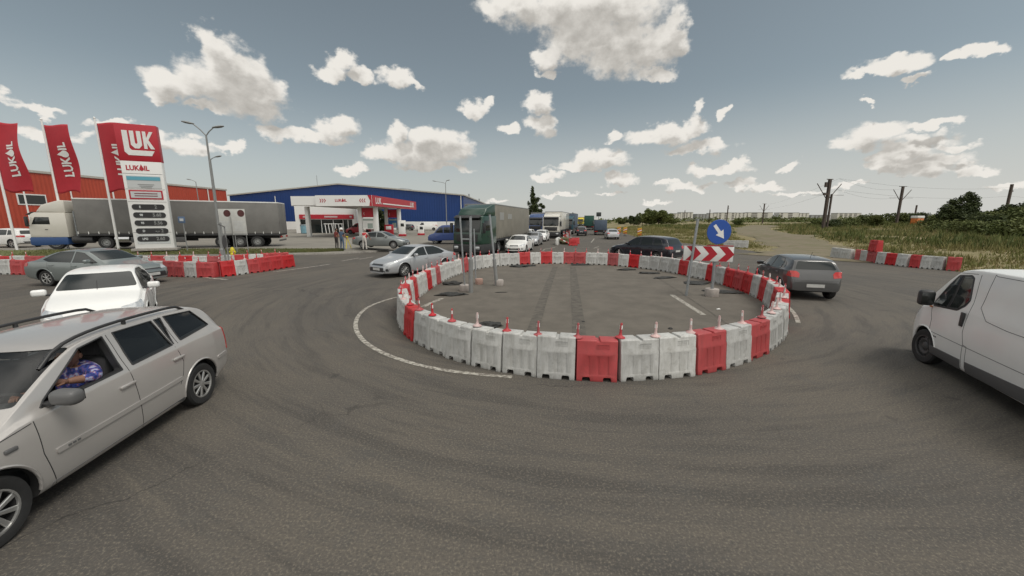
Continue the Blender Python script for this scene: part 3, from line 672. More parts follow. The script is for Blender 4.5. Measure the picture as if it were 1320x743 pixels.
# ------------------------------------------------------------------ cars
def chaikin(p, it=2):
    p = np.array(p, float)
    for _ in range(it):
        q = [p[0]]
        for a, b in zip(p, p[1:]): q += [a*.75+b*.25, a*.25+b*.75]
        q.append(p[-1]); p = np.array(q)
    return p
class Body:
    """a car's skin lofted from its side profile, plan and belt line"""
    def __init__(s, sp, res=.05):
        s.sp = sp
        top = chaikin(sp['top'], 2)
        seg = np.hypot(*np.diff(top, axis=0).T); L_ = np.concatenate([[0], np.cumsum(seg)]); n = int(L_[-1]/res)
        t = np.linspace(0, L_[-1], n); s.xs = np.interp(t, L_, top[:, 0]); s.zt = np.interp(t, L_, top[:, 1])
        s.belt = np.array(sp['belt']); s.plan = np.array(sp['plan']); s.bot = np.array(sp['bot'])
        s.hroof = max(s.zt)
        s.me = s.make()
        s.bvh()
    def section(s, x, zt, inset=0.):
        W = np.interp(x, *s.plan.T)-inset; zb = np.interp(x, *s.bot.T)+inset; zB = np.interp(x, *s.belt.T)
        zt = max(zt-inset, zb+.08)
        cr = s.sp.get('crown', .05); hg_full = s.hroof-cr-zB
        ze = zt-cr*min(1, max(.5, 1)); hg = ze-zB; g = min(1, max(0, hg/hg_full)); zs = min(zB, ze-.03)
        Wr = (s.sp['Wr']-inset)*W/(s.sp['W']-inset)
        ye = W*.90*(1-g)+Wr*g; ysh = W*.968
        h = zs-zb
        P = [(0, zb), (W*.5, zb), (W*.88, zb), (W*.955, zb+.03), (W*.985, zb+h*.22), (W, zb+h*.5), (W*.995, zb+h*.78), (ysh, zs), (ysh*.97+ye*.03-.002, zs+(ze-zs)*.06)]
        for k in (.35, .65, .9): P.append((ysh*.97*(1-k)+ye*k+.012*math.sin(k*3.14)*g, zs+(ze-zs)*k))
        for k, zf in ((1., 0.02), (.96, .22), (.86, .5), (.68, .76), (.42, .93), (.2, .99), (0, 1.)): P.append((ye*k, ze+(zt-ze)*zf))
        return chaikin(P, 2)
    def make(s, inset=0., xr=None):
        secs = []
        for x, zt in zip(s.xs, s.zt):
            if xr and not (xr[0] <= x <= xr[1]): continue
            secs.append((x, s.section(x, zt, inset)))
        bm = bmesh.new(); rings = []
        lastx = None
        for x, p in secs:
            if lastx is not None and x-lastx < .002: x = lastx+.002
            lastx = x
            half = [(y, z) for y, z in p]; full = half+[(-y, z) for y, z in half[-2:0:-1]]
            rings.append([bm.verts.new((x, y, z)) for y, z in full])
        n = len(rings[0])
        for A, B in zip(rings, rings[1:]):
            for k in range(n): bm.faces.new((A[k], A[(k+1) % n], B[(k+1) % n], B[k]))
        bm.faces.new(rings[0]); bm.faces.new(rings[-1][::-1])
        bmesh.ops.recalc_face_normals(bm, faces=bm.faces)
        me = bpy.data.meshes.new('body'); bm.to_mesh(me); bm.free(); return me
    def bvh(s):
        bm = bmesh.new(); bm.from_mesh(s.me); bmesh.ops.triangulate(bm, faces=bm.faces); s.tree = BVHTree.FromBMesh(bm); bm.free()
    def hit(s, p, axis, sgn):
        """shoot at the body along an axis from outside; p is the 2D point of that view"""
        if axis == 'y': o, d = Vector((p[0], sgn*4, p[1])), Vector((0, -sgn, 0))
        elif axis == 'x': o, d = Vector((sgn*8, p[0], p[1])), Vector((-sgn, 0, 0))
        else: o, d = Vector((p[0], p[1], 6)), Vector((0, 0, -1))
        r = s.tree.ray_cast(o, d)
        if r[0] is None: r = s.tree.find_nearest(o+d*(4-s.sp['W']*.9 if axis == 'y' else 6))
        return r[0], r[1]
    def patch(s, poly, axis, sgn, m, name, parent, off=.004, res=.06, skirt=.006, mirror=False, rnd=.03):
        """a panel of the given outline lying on the skin"""
        poly = rounded(poly, rnd, 3) if rnd else list(poly)
        pts = []
        for i in range(len(poly)):
            a, b = Vector(poly[i]), Vector(poly[(i+1) % len(poly)]); k = max(1, int((b-a).length/res))
            pts += [a+(b-a)*j/k for j in range(k)]
        nb = len(pts); xs = [p.x for p in pts]; ys = [p.y for p in pts]
        def inside(q):
            c = False
            for i in range(nb):
                a, b = pts[i], pts[i-1]
                if (a.y > q.y) != (b.y > q.y) and q.x < (b.x-a.x)*(q.y-a.y)/(b.y-a.y)+a.x: c = not c
            return c
        xx = np.arange(min(xs)+res/2, max(xs), res); yy = np.arange(min(ys)+res/2, max(ys), res)
        ins = [Vector((x, y)) for x in xx for y in yy if inside(Vector((x, y))) and min((Vector((x, y))-p).length for p in pts) > res*.35]
        vs, _, fs, *_r = delaunay_2d_cdt(pts+ins, [(i, (i+1) % nb) for i in range(nb)], [], 1, 1e-5)
        out = []
        for mir in ((1, -1) if mirror else (1,)):
            bm = bmesh.new(); V = []; lows = []
            for q in vs:
                qq = (q.x, q.y)
                if mir < 0 and axis in 'xz': qq = (-q.x, q.y) if axis == 'x' else (q.x, -q.y)
                h, nn = s.hit(qq, axis, sgn*mir if axis == 'y' else sgn)
                V.append(bm.verts.new(h+nn*off)); lows.append(h-nn*skirt)
            for f in fs: bm.faces.new([V[i] for i in f])
            be = [e for e in bm.edges if e.is_boundary]
            lv = {}
            for e in be:
                q = []
                for v in e.verts:
                    if v not in lv: lv[v] = bm.verts.new(lows[V.index(v)])
                    q.append(lv[v])
                bm.faces.new((e.verts[0], e.verts[1], q[1], q[0]))
            bmesh.ops.recalc_face_normals(bm, faces=bm.faces)
            # outward check
            me = bpy.data.meshes.new(name); bm.to_mesh(me); bm.free(); me.materials.append(m); me.shade_smooth(); me.set_sharp_from_angle(angle=R(50))
            out.append(link(name, me, parent))
        return out
    def line(s, pts, axis, sgn, mb, r=.004, off=0., step=.06, mi=0):
        """a seam drawn on the skin"""
        P = []
        for a, b in zip(pts, pts[1:]):
            a, b = Vector(a), Vector(b); k = max(1, int((b-a).length/step))
            P += [a+(b-a)*j/k for j in range(k)]
        P.append(Vector(pts[-1])); Q = []
        for p in P:
            h, nn = s.hit(p, axis, sgn); Q.append(h+nn*off)
        mb.tube(Q, r, 6, mi); return mb
def wheel(parent, x, y, r, w, rimm, spokes=5, side=1, rim_r=None, detail=True, steel=False, steer=0., name='wheel'):
    """tyre with its rim as a sub-part; side = +1 for the left"""
    rim_r = rim_r or r*.66
    mt = T(x, y, r) @ RZ(steer) @ RX(R(-90) if side > 0 else R(90))        # local +z points outwards
    b = MB(); n = 32 if detail else 16
    b.lathe([(rim_r*.98, -w/2), (r*.93, -w/2), (r, -w*.36), (r, w*.36), (r*.93, w/2), (rim_r*1.04, w/2), (rim_r*.98, w*.46), (rim_r*.98, -w/2)], n, mt)
    t = b.build(name, M['rubber'], parent)
    b = MB(); b.lathe([(rim_r*.995, w*.47), (rim_r*.93, w*.47), (rim_r*.88, w*.34), (rim_r*.86, w*.1), (0, w*.08)], n, mt, 1)
    b.lathe([(rim_r*1.0, w*.44), (rim_r*.995, w*.485), (rim_r*.92, w*.485), (rim_r*.90, w*.40)], n, mt, 0)
    if steel:
        b.lathe([(rim_r*.9, w*.30), (rim_r*.62, w*.40), (rim_r*.40, w*.30), (rim_r*.22, w*.42), (0, w*.44)], n, mt, 0)
        for k in range(10):
            a = 2*math.pi*k/10; b.merge(disk(rim_r*.75*math.cos(a), rim_r*.75*math.sin(a), w*.365, rim_r*.07, mt), 1)
    else:
        for k in range(spokes):
            a = 2*math.pi*k/spokes; ww = rim_r*(1.25/spokes+.06)
            b2 = bmesh.new(); bmesh.ops.create_cube(b2, size=1)
            for v in b2.verts:
                rad = rim_r*(.16 if v.co.x < 0 else .93); tw = ww*(.8 if v.co.x < 0 else 1.15)
                v.co = Vector((rad, v.co.y*tw, w*.37+v.co.z*w*.12+(w*.03 if v.co.x < 0 else 0)))
            if detail: bmesh.ops.bevel(b2, geom=list(b2.edges), offset=.006, segments=1, affect='EDGES')
            bmesh.ops.transform(b2, matrix=mt @ RZ(a), verts=b2.verts); b.merge(b2, 0)
        b.lathe([(rim_r*.24, w*.34), (rim_r*.24, w*.44), (rim_r*.16, w*.47), (0, w*.47)], 16, mt, 0)
    b.build('rim', [rimm, M['darkwell']], t)
    return t
def disk(x, y, z, r, mt):
    b2 = bmesh.new(); bmesh.ops.create_cone(b2, cap_ends=True, segments=12, radius1=r, radius2=r, depth=.006); bmesh.ops.translate(b2, vec=(x, y, z), verts=b2.verts); bmesh.ops.transform(b2, matrix=mt, verts=b2.verts); return b2
def make_plan(xr, xf, W, nr=.80, nf=.70):
    return [(xr, W*nr), (xr+.05, W*(nr+.07)), (xr+.18, W*.94), (xr+.5, W*.985), (-.3, W), (.5, W), (xf-.6, W*.985), (xf-.35, W*.945), (xf-.15, W*.86), (xf-.05, W*(nf+.06)), (xf, W*nf)]
def car(sp, name, label, cat, loc, deg, paint, group=None, res=.05, detail=True, lod=1., sides=(1, -1), hollow=None, scale=1., steer=0.):
    t = thing(name, label, cat, (loc[0], loc[1], loc[2] if len(loc) > 2 else 0), R(deg), group)
    t.scale = (scale,)*3
    B = Body(sp, res); wb = sp['wb']; r = sp['r']; W_ = sp['W']; ty = W_-.03-.10
    # wheel wells
    c = MB()
    for x in (wb/2, -wb/2):
        for s in (1, -1): c.lathe([(0, -.2), (r+.055, -.2), (r+.055, .2), (0, .2)], 40, T(x, s*(W_-.10), r+.01) @ RX(R(90)))
    me = B.me.copy(); me.materials.clear(); me.materials.append(paint)
    if hollow:
        cav = B.make(.075, hollow['x']); cav.materials.append(hollow['m']); me = boolean(me, cav)
        for poly, axis, sgn in hollow['holes']:
            k = MB(); pr = rounded(poly, .03, 3)
            if axis == 'y': k.prism(pr, 'y', sgn*.3, sgn*1.3)
            else: k.prism(pr, 'x', *( (.2, 3) if sgn > 0 else (-3, -.2)))
            me = boolean(me, k.mesh('h', M['blackplastic'], 0))
    me = boolean(me, c.mesh('c', M['darkwell'], 0))
    me.shade_smooth(); me.set_sharp_from_angle(angle=R(38))
    body = link('body', me, t)
    pr_ = res*1.3
    for poly in sp.get('trim_black', []):
        for s in sides: B.patch(poly, 'y', s, M['blackplastic'], 'window_trim', t, off=.002, res=pr_, skirt=.004)
    for s in sides:
        tr = MB()
        if 'trimline' in sp: B.line(sp['trimline'], 'y', s, tr, .012)
        for poly in sp['side_windows']:
            if hollow and ('L' if s > 0 else 'R', sp['side_windows'].index(poly)) in hollow['open']: continue
            B.patch(poly, 'y', s, hollow['glass'] if hollow else M['glass'], 'side_window', t, off=-.006 if hollow else .004, res=pr_, skirt=.004)
        if detail:
            sm = MB()
            sm.bm.free()
            for ln in sp.get('seams', []): sm = MB(); B.line(ln, 'y', s, sm, .0045, -.001); sm.build('door_seam', M['black'], body)
            fr = MB()
            fr.bm.free()
            for poly in sp['side_windows']: fr = MB(); B.line(rounded(poly+poly[:1], .0, 1)+[poly[0]], 'y', s, fr, .009, 0., .08); fr.build('window_seal', M['blackplastic'], body)
            for (hx, hz) in sp.get('handles', []):
                h, nn = B.hit((hx, hz), 'y', s); b = MB(); b.box((h.x, h.y+s*.012, h.z), (.20, .035, .035), bevel=.012); b.build('door_handle', sp.get('handle_mat') or paint, t)
            if 'molding' in sp:
                for seg in sp['molding']: B.patch(seg, 'y', s, sp.get('molding_mat') or paint, 'side_molding', t, off=.014, res=.1, skirt=.006, rnd=.01)
        if 'sill' in sp: B.patch(sp['sill'], 'y', s, sp.get('sill_mat') or M['blackplastic'], 'sill', t, off=.006, res=.12, rnd=.02)
        if 'mirror' in sp:
            mx_, mz_ = sp['mirror']; h, nn = B.hit((mx_, mz_), 'y', s); b = MB()
            b.box((h.x, h.y+s*.04, h.z-.015), (.07, .12, .04), 0, bevel=.012)
            b.build('mirror_arm', M['blackplastic'], t)
            b = MB(); ms = sp.get('mirror_size', (.13, .24, .15))
            b.box((h.x, h.y+s*(.07+ms[1]/2), h.z+ms[2]*.3), ms, 0, rot=RZ(s*-.15), bevel=min(ms)*.38, seg=4); mo = b.build('wing_mirror', sp.get('mirror_mat') or paint, t, smooth=60)
            b = MB(); b.box((h.x-ms[0]*.5, h.y+s*(.07+ms[1]/2), h.z+ms[2]*.3), (.012, ms[1]*.8, ms[2]*.72), 0, rot=RZ(s*-.15), bevel=.005); b.build('mirror_glass', M['glass'], mo)
        if detail and sp.get('arch', True):
            for x in (wb/2, -wb/2):
                lp = MB(); B.line([(x+(r+.062)*math.cos(a), r+.01+(r+.062)*math.sin(a)) for a in np.linspace(-.12, math.pi+.12, 24)], 'y', s, lp, .016, -.004, .2)
                lp.build('wheel_arch_lip', paint, body, smooth=60)
        for x in (wb/2, -wb/2):
            wheel(t, x, s*ty, r, .20, sp.get('rim_mat', M['rim']), sp.get('spokes', 5), s, detail=detail, steel=sp.get('steel', False), steer=steer if x > 0 else 0)
    if len(sides) == 1:
        for x in (wb/2, -wb/2): wheel(t, x, -sides[0]*ty, r, .20, sp.get('rim_mat', M['rim']), 5, -sides[0], detail=False)
    if sp.get('windshield'): B.patch(sp['windshield'], 'x', 1, hollow['glass'] if hollow else M['glass'], 'windshield', t, off=-.006 if hollow else .004, res=pr_, rnd=.05, skirt=.004)
    if sp.get('rear_window'): B.patch(sp['rear_window'], 'x', -1, M['glass'] if not hollow else hollow['glass'], 'rear_window', t, off=.004, res=pr_, rnd=.05)
    for p in sp.get('headlight', []): B.patch(p, 'x', 1, M['clearlamp'], 'headlight', t, off=.006, res=.05, mirror=True, rnd=.02)
    for p in sp.get('headlight_side', []):
        for s in sides: B.patch(p, 'y', s, M['clearlamp'], 'headlight', t, off=.006, res=.05, rnd=.02)
    for p in sp.get('taillight', []): B.patch(p, 'x', -1, M['redlamp'], 'taillight', t, off=.008, res=.05, mirror=True, rnd=.03)
    for p in sp.get('taillight_side', []):
        for s in sides: B.patch(p, 'y', s, M['redlamp'], 'taillight', t, off=.008, res=.05, rnd=.02)
    for p in sp.get('grille', []): B.patch(p, 'x', 1, M['blackplastic'], 'grille', t, off=.004, res=.06, rnd=.03)
    for p in sp.get('foglight', []): B.patch(p, 'x', 1, M['blackplastic'], 'fog_lamp_recess', t, off=.004, res=.06, mirror=True, rnd=.03)
    for p in sp.get('chrome_strip', []): B.patch(p, 'x', 1, M['chrome'], 'chrome_strip', t, off=.012, res=.06, rnd=.01)
    for p in sp.get('rear_trim', []): B.patch(p, 'x', -1, M['blackplastic'], 'bumper_insert', t, off=.005, res=.08, rnd=.03)
    for sgn, key in ((1, 'plate_f'), (-1, 'plate_r')):
        if key in sp:
            z = sp[key]; B.patch([(-.26, z-.055), (.26, z-.055), (.26, z+.055), (-.26, z+.055)], 'x', sgn, M['plate'], 'number_plate', t, off=.016, res=.1, rnd=.0)
    if detail:
        for key, ax, sg in (('front_seams', 'x', 1), ('rear_seams', 'x', -1), ('top_seams', 'z', 1)):
            for ln in sp.get(key, []):
                for q in (1, -1): sm = MB(); B.line([(a*q, b) if ax == 'x' else (a, b*q) for a, b in ln], ax, sg, sm, .0045, -.001); sm.build('panel_seam', M['black'], body)
    if 'antenna' in sp:
        x, z = sp['antenna']; b = MB(); h, _ = B.hit((x, 0), 'z', 1); b.tube([h, h+Vector((-.12, 0, .20))], .006, 6); b.build('antenna', M['black'], t)
    return t, B
def sym(pts): return pts+[(-a, b) for a, b in pts[::-1]]

WAGON = dict(W=.855, Wr=.60, wb=2.614, r=.31, crown=.05,
    top=[(-2.17, .5), (-2.165, .70), (-2.12, .88), (-2.05, 1.0), (-1.90, 1.30), (-1.80, 1.41), (-1.62, 1.465), (-1.1, 1.505), (-.4, 1.52), (0, 1.50), (.30, 1.44), (.98, 1.06), (1.08, 1.0), (1.35, .955), (1.75, .86), (2.0, .74), (2.09, .60), (2.10, .48)],
    belt=[(-2.2, .98), (-1.2, .99), (.2, .965), (1.0, .93), (2.1, .6)], bot=[(-2.17, .36), (-1.7, .24), (-1, .20), (1, .20), (1.7, .20), (2.1, .24)],
    side_windows=[[(.76, 1.00), (.70, 1.05), (.16, 1.385), (-.14, 1.425), (-.10, 1.03)], [(-.24, 1.035), (-.275, 1.43), (-.84, 1.42), (-.90, 1.06)], [(-.93, 1.065), (-.89, 1.42), (-1.0, 1.42)], [(-1.07, 1.075), (-1.06, 1.425), (-1.56, 1.385), (-1.74, 1.12)]],
    seams=[[(.88, .93), (.88, .6), (.80, .24)], [(-.16, 1.0), (-.19, .6), (-.21, .24)], [(-.92, 1.03), (-.98, .8), (-.93, .62), (-.86, .50)], [(.90, .92), (1.3, .86), (1.75, .74)], [(-.16, 1.0), (-.19, 1.43)], [(-1.0, 1.05), (-.98, 1.44)]],
    handles=[(-.07, .85), (-.90, .875)], molding=[[(-.90, .555), (-.90, .605), (.78, .585), (.78, .535)], [(-1.98, .56), (-1.98, .61), (-1.70, .605), (-1.70, .555)]],
    sill=[(-.93, .212), (-.93, .285), (.84, .275), (.84, .205)], sill_mat=M['greyplastic'], arch=True,
    mirror=(.70, 1.03), mirror_size=(.15, .25, .15), mirror_mat=M['greyplastic'],
    windshield=sym([(.60, 1.42), (.68, 1.12), (.70, 1.075)]), rear_window=sym([(.50, 1.36), (.60, 1.04)]),
    headlight=[[(.40, .60), (.42, .74), (.72, .76), (.76, .66)]], headlight_side=[[(1.72, .62), (1.75, .76), (1.98, .70), (1.98, .60)]], taillight=[[(.60, .62), (.60, 1.0), (.76, 1.0), (.80, .62)]], taillight_side=[[(-2.13, .63), (-2.13, .85), (-2.03, 1.0), (-1.98, 1.0), (-2.02, .63)]],
    grille=[sym([(.30, .72), (.34, .60)])], plate_f=.45, plate_r=.80, top_seams=[[(1.08, .60), (1.9, .52)]], spokes=9)
WAGON['plan'] = make_plan(-2.17, 2.10, .855)
SEDAN = dict(W=.90, Wr=.60, wb=2.70, r=.325, crown=.05,
    top=[(-2.36, .50), (-2.35, .75), (-2.30, .95), (-2.15, 1.02), (-1.80, 1.06), (-1.1, 1.36), (-.75, 1.44), (-.2, 1.48), (.15, 1.46), (.45, 1.38), (1.12, 1.02), (1.3, .96), (1.9, .83), (2.2, .70), (2.33, .55), (2.34, .45)],
    belt=[(-2.4, .96), (-1.3, .98), (.2, .93), (1.1, .88), (2.3, .60)], bot=[(-2.36, .36), (-1.7, .24), (-1, .20), (1, .20), (1.9, .20), (2.34, .22)],
    side_windows=[[(.92, .96), (.28, 1.33), (-.08, 1.385), (-.08, .98)], [(-.16, .98), (-.16, 1.39), (-.75, 1.37), (-1.05, 1.26), (-1.38, 1.08), (-1.1, 1.0)]],
    seams=[[(1.02, .90), (1.0, .6), (.92, .24)], [(-.12, .95), (-.16, .24)], [(-1.15, .98), (-1.15, .75), (-.95, .45)]], handles=[(0.0, .83), (-.98, .86)],
    mirror=(.72, .99), windshield=sym([(.56, 1.385), (.70, 1.06)]), rear_window=sym([(.50, 1.33), (.62, 1.09)]),
    headlight=[[(.42, .62), (.50, .70), (.80, .80), (.82, .72), (.66, .62)]], headlight_side=[[(1.75, .76), (1.62, .80), (2.1, .70), (2.12, .63)]], taillight=[[(.52, .82), (.52, .94), (.84, .96), (.86, .80)]], taillight_side=[[(-2.30, .80), (-2.28, .94), (-1.98, .93), (-2.02, .82)]],
    grille=[sym([(.52, .50), (.62, .30)]), sym([(.40, .66), (.44, .60)])], foglight=[[(.62, .34), (.64, .46), (.80, .46), (.76, .34)]], plate_f=.42, plate_r=.62, chrome_strip=[sym([(.42, .60), (.42, .585)])], spokes=10, trimline=[(-1.2, 1.02), (-1.0, 1.28)])
SEDAN['plan'] = make_plan(-2.36, 2.34, .90, .80, .62)
HATCH = dict(W=.84, Wr=.58, wb=2.47, r=.31, crown=.05,
    top=[(-1.93, .50), (-1.925, .70), (-1.87, .90), (-1.80, 1.02), (-1.66, 1.30), (-1.58, 1.385), (-1.2, 1.44), (-.6, 1.465), (-.1, 1.465), (.2, 1.43), (.42, 1.36), (1.0, 1.05), (1.15, .99), (1.6, .88), (1.9, .75), (2.03, .58), (2.04, .45)],
    belt=[(-2.0, 1.0), (-1.2, .98), (.1, .93), (1.0, .90), (2.0, .62)], bot=[(-1.93, .34), (-1.5, .24), (-1, .20), (1, .20), (1.7, .20), (2.04, .22)],
    side_windows=[[(.86, .97), (.30, 1.32), (-.10, 1.39), (-.10, .97)], [(-.18, .975), (-.18, 1.395), (-.85, 1.365), (-1.0, 1.18), (-.98, 1.0)], [(-1.05, 1.04), (-1.0, 1.28), (-1.22, 1.22), (-1.3, 1.07)]],
    seams=[[(.95, .90), (.92, .6), (.86, .24)], [(-.14, .95), (-.18, .24)], [(-1.0, .97), (-1.02, .75), (-.85, .45)]], handles=[(-.02, .83), (-.86, .86)],
    mirror=(.68, .99), windshield=sym([(.55, 1.375), (.67, 1.075)]), rear_window=sym([(.50, 1.325), (.60, 1.06)]),
    headlight=[[(.42, .62), (.44, .73), (.76, .80), (.78, .66)]], headlight_side=[[(1.62, .66), (1.5, .82), (1.86, .74), (1.88, .64)]], taillight=[[(.50, .78), (.48, .92), (.56, 1.0), (.76, 1.0), (.80, .82)]], taillight_side=[[(-1.88, .80), (-1.84, 1.0), (-1.70, .98), (-1.68, .84)]],
    grille=[sym([(.36, .66), (.38, .60)]), sym([(.50, .44), (.56, .30)])], foglight=[[(.60, .34), (.60, .43), (.74, .43), (.72, .34)]], plate_f=.48, plate_r=.52, rear_seams=[[(.0, .60), (.66, .62), (.72, .80), (.62, 1.06), (.54, 1.37)], [(.0, .70), (.7, .70)]],
    rear_trim=[sym([(.62, .32), (.66, .26)])], antenna=(-1.25, 0), spokes=5)
HATCH['plan'] = make_plan(-1.93, 2.04, .84, .80, .66)
SUV = dict(W=.95, Wr=.66, wb=2.90, r=.37, crown=.06,
    top=[(-2.36, .62), (-2.355, .85), (-2.30, 1.05), (-2.22, 1.15), (-2.0, 1.5), (-1.92, 1.60), (-1.5, 1.68), (-.6, 1.72), (0, 1.70), (.3, 1.64), (1.0, 1.22), (1.15, 1.14), (1.8, 1.05), (2.2, .90), (2.40, .70), (2.42, .5)],
    belt=[(-2.4, 1.14), (-1.2, 1.12), (.2, 1.07), (1.1, 1.03), (2.4, .8)], bot=[(-2.36, .42), (-1.7, .32), (-1, .28), (1, .28), (1.9, .28), (2.42, .3)],
    side_windows=[[(.84, 1.11), (.22, 1.53), (-.12, 1.59), (-.12, 1.12)], [(-.20, 1.12), (-.20, 1.60), (-1.0, 1.58), (-1.1, 1.14)], [(-1.18, 1.14), (-1.08, 1.57), (-1.60, 1.50), (-1.78, 1.22), (-1.6, 1.16)]],
    seams=[[(1.0, 1.02), (.98, .7), (.92, .33)], [(-.16, 1.08), (-.2, .33)], [(-1.15, 1.1), (-1.18, .85), (-.95, .5)]], handles=[(0.0, .97), (-.98, 1.0)],
    mirror=(.70, 1.14), windshield=sym([(.60, 1.62), (.74, 1.25)]), rear_window=sym([(.56, 1.52), (.68, 1.2)]),
    headlight=[[(.46, .78), (.46, .90), (.84, .96), (.86, .82)]], taillight=[[(.52, .92), (.50, 1.08), (.84, 1.12), (.88, .94)]], taillight_side=[[(-2.30, .93), (-2.27, 1.10), (-2.0, 1.08), (-2.02, .96)]],
    grille=[sym([(.44, .88), (.46, .74)]), sym([(.6, .52), (.66, .36)])], plate_f=.6, plate_r=.80, rear_trim=[sym([(.74, .56), (.72, .40)])], spokes=5)
SUV['plan'] = make_plan(-2.36, 2.42, .95)
VAN = dict(W=.95, Wr=.80, wb=3.10, r=.33, crown=.05,
    top=[(-2.40, .5), (-2.395, 1.1), (-2.36, 1.75), (-2.28, 1.90), (-2.1, 1.95), (-1.0, 1.975), (.5, 1.975), (.95, 1.95), (1.2, 1.86), (1.88, 1.24), (1.98, 1.15), (2.18, 1.0), (2.32, .82), (2.38, .60), (2.38, .45)],
    belt=[(-2.4, 1.2), (.6, 1.2), (1.4, 1.13), (1.9, 1.05), (2.38, .7)], bot=[(-2.4, .36), (-1.7, .27), (-1, .24), (1, .24), (1.9, .24), (2.38, .28)],
    side_windows=[[(1.47, 1.17), (1.52, 1.24), (1.30, 1.56), (1.12, 1.76), (1.02, 1.78), (1.08, 1.20)], [(1.02, 1.21), (.97, 1.79), (.80, 1.80), (.72, 1.77), (.60, 1.42), (.66, 1.33), (.78, 1.24)]],
    seams=[[(1.52, 1.12), (1.40, .9), (1.37, .30)], [(.58, 1.86), (.48, 1.4), (.47, .9), (.40, .72), (.40, .27)], [(.66, 1.86), (1.1, 1.83)], [(.40, .70), (.30, .69), (.30, .27)], [(.28, 1.90), (.28, 1.36), (.05, 1.19), (-.4, 1.155), (-1.5, 1.15)], [(.28, 1.90), (.24, 1.88), (-1.5, 1.88)], [(1.37, .68), (.30, .68), (-1.1, .68)]],
    trim_black=[[(1.50, 1.14), (1.55, 1.24), (1.32, 1.58), (1.13, 1.79), (.80, 1.83), (.70, 1.79), (.57, 1.42), (.62, 1.31), (.78, 1.20)]],
    handles=[], mirror=(1.40, 1.22), mirror_size=(.15, .22, .29), mirror_mat=M['blackplastic'], windshield=sym([(.72, 1.82), (.80, 1.30)]),
    molding=[[(.42, .27), (.42, .44), (1.32, .42), (1.34, .27)], [(-1.15, .30), (-1.15, .50), (.28, .445), (.28, .27)]], molding_mat=M['greyplastic'],
    headlight=[[(.50, .82), (.50, .98), (.84, 1.08), (.86, .88)]], headlight_side=[[(2.0, .90), (1.86, 1.08), (2.12, 1.0), (2.22, .84)]], taillight=[[(.80, .9), (.80, 1.3), (.90, 1.3), (.90, .9)]],
    grille=[sym([(.42, .88), (.42, .76)]), sym([(.7, .55), (.7, .34)])], plate_f=.5, plate_r=.5, rim_mat=M['steelrim'], steel=True)
VAN['plan'] = make_plan(-2.40, 2.38, .95, .90, .72)

M['c_silver'] = car_paint('silver_paint', (.45, .43, .41), .33, .28)
M['c_silver2'] = car_paint('bright_silver_paint', (.44, .45, .46), .4, .32)
M['c_greyblue'] = car_paint('grey_green_paint', (.20, .225, .22), .4, .35)
M['c_white'] = mat('white_car_paint', (.74, .74, .72), .30, 0, .5, var=.04, vscale=1.5, coat=.25)
M['c_black'] = car_paint('dark_blue_black_paint', (.012, .014, .022), .2, .25)
M['c_grey'] = car_paint('dark_grey_paint', (.085, .085, .085), .4, .32)
M['c_red'] = car_paint('red_car_paint', (.36, .02, .03), 0, .35)
M['c_blue'] = car_paint('blue_van_paint', (.03, .06, .20), .1, .35)
def thin_glass():
    m = bpy.data.materials.new('see_through_glass'); m.use_nodes = True; t = m.node_tree; t.nodes.clear()
    tr = t.nodes.new('ShaderNodeBsdfTransparent'); tr.inputs[0].default_value = (.80, .82, .80, 1); gl = t.nodes.new('ShaderNodeBsdfGlossy'); gl.inputs['Roughness'].default_value = .02
    lw = t.nodes.new('ShaderNodeLayerWeight'); lw.inputs[0].default_value = .5
    pw = t.nodes.new('ShaderNodeMath'); pw.operation = 'POWER'; pw.inputs[1].default_value = 3.5; t.links.new(lw.outputs['Facing'], pw.inputs[0])
    fr = t.nodes.new('ShaderNodeMath'); fr.operation = 'MULTIPLY_ADD'; fr.inputs[1].default_value = .55; fr.inputs[2].default_value = .06; t.links.new(pw.outputs[0], fr.inputs[0])
    mx = t.nodes.new('ShaderNodeMixShader'); o = t.nodes.new('ShaderNodeOutputMaterial')
    t.links.new(fr.outputs[0], mx.inputs[0]); t.links.new(tr.outputs[0], mx.inputs[1]); t.links.new(gl.outputs[0], mx.inputs[2]); t.links.new(mx.outputs[0], o.inputs[0]); return m
M['clearglass'] = thin_glass()
M['interior'] = mat('dark_cabin_trim', (.03, .03, .032), .8)

# the silver estate at the left, its window down, the driver's arm on the sill
AST = (-5.326, 3.934); AD = -82.4
hollow = dict(x=(-2.0, 1.02), m=M['interior'], glass=M['clearglass'], open=[('L', 0)], holes=[(p, 'y', s) for p in WAGON['side_windows'] for s in (1, -1)]+[(WAGON['windshield'], 'x', 1)])
wagon, WB = car(WAGON, 'estate_car', 'silver estate car with roof rails, driver at the open window, at the left edge', 'car', AST, AD, M['c_silver'], res=.035, hollow=hollow)
for s in (1, -1):
    b = MB(); P = []
    for x in np.linspace(.50, -1.50, 16):
        h, n = WB.hit((x, s*.575), 'z', 1); e = min(1, (.50-x)/.16, (x+1.50)/.16); P.append(h+Vector((0, 0, -.01+.065*max(0, e)**.6)))
    b.tube(P, .019, 8)
    for x in (-.5,): h, n = WB.hit((x, s*.575), 'z', 1); b.tube([h, h+Vector((0, 0, .05))], .022, 8)
    b.build('roof_rail', M['blackplastic'], wagon, smooth=60)
for s, x0 in ((1, .0), (-1, .0)):
    b = MB(); b.box((x0+.12, s*.37, .52), (.50, .50, .16), bevel=.05); b.box((x0-.16, s*.37, .86), (.14, .48, .62), rot=RY(-.18), bevel=.06); b.box((x0-.22, s*.37, 1.27), (.09, .26, .18), rot=RY(-.18), bevel=.04)
    b.build('front_seat', M['interior'], wagon)
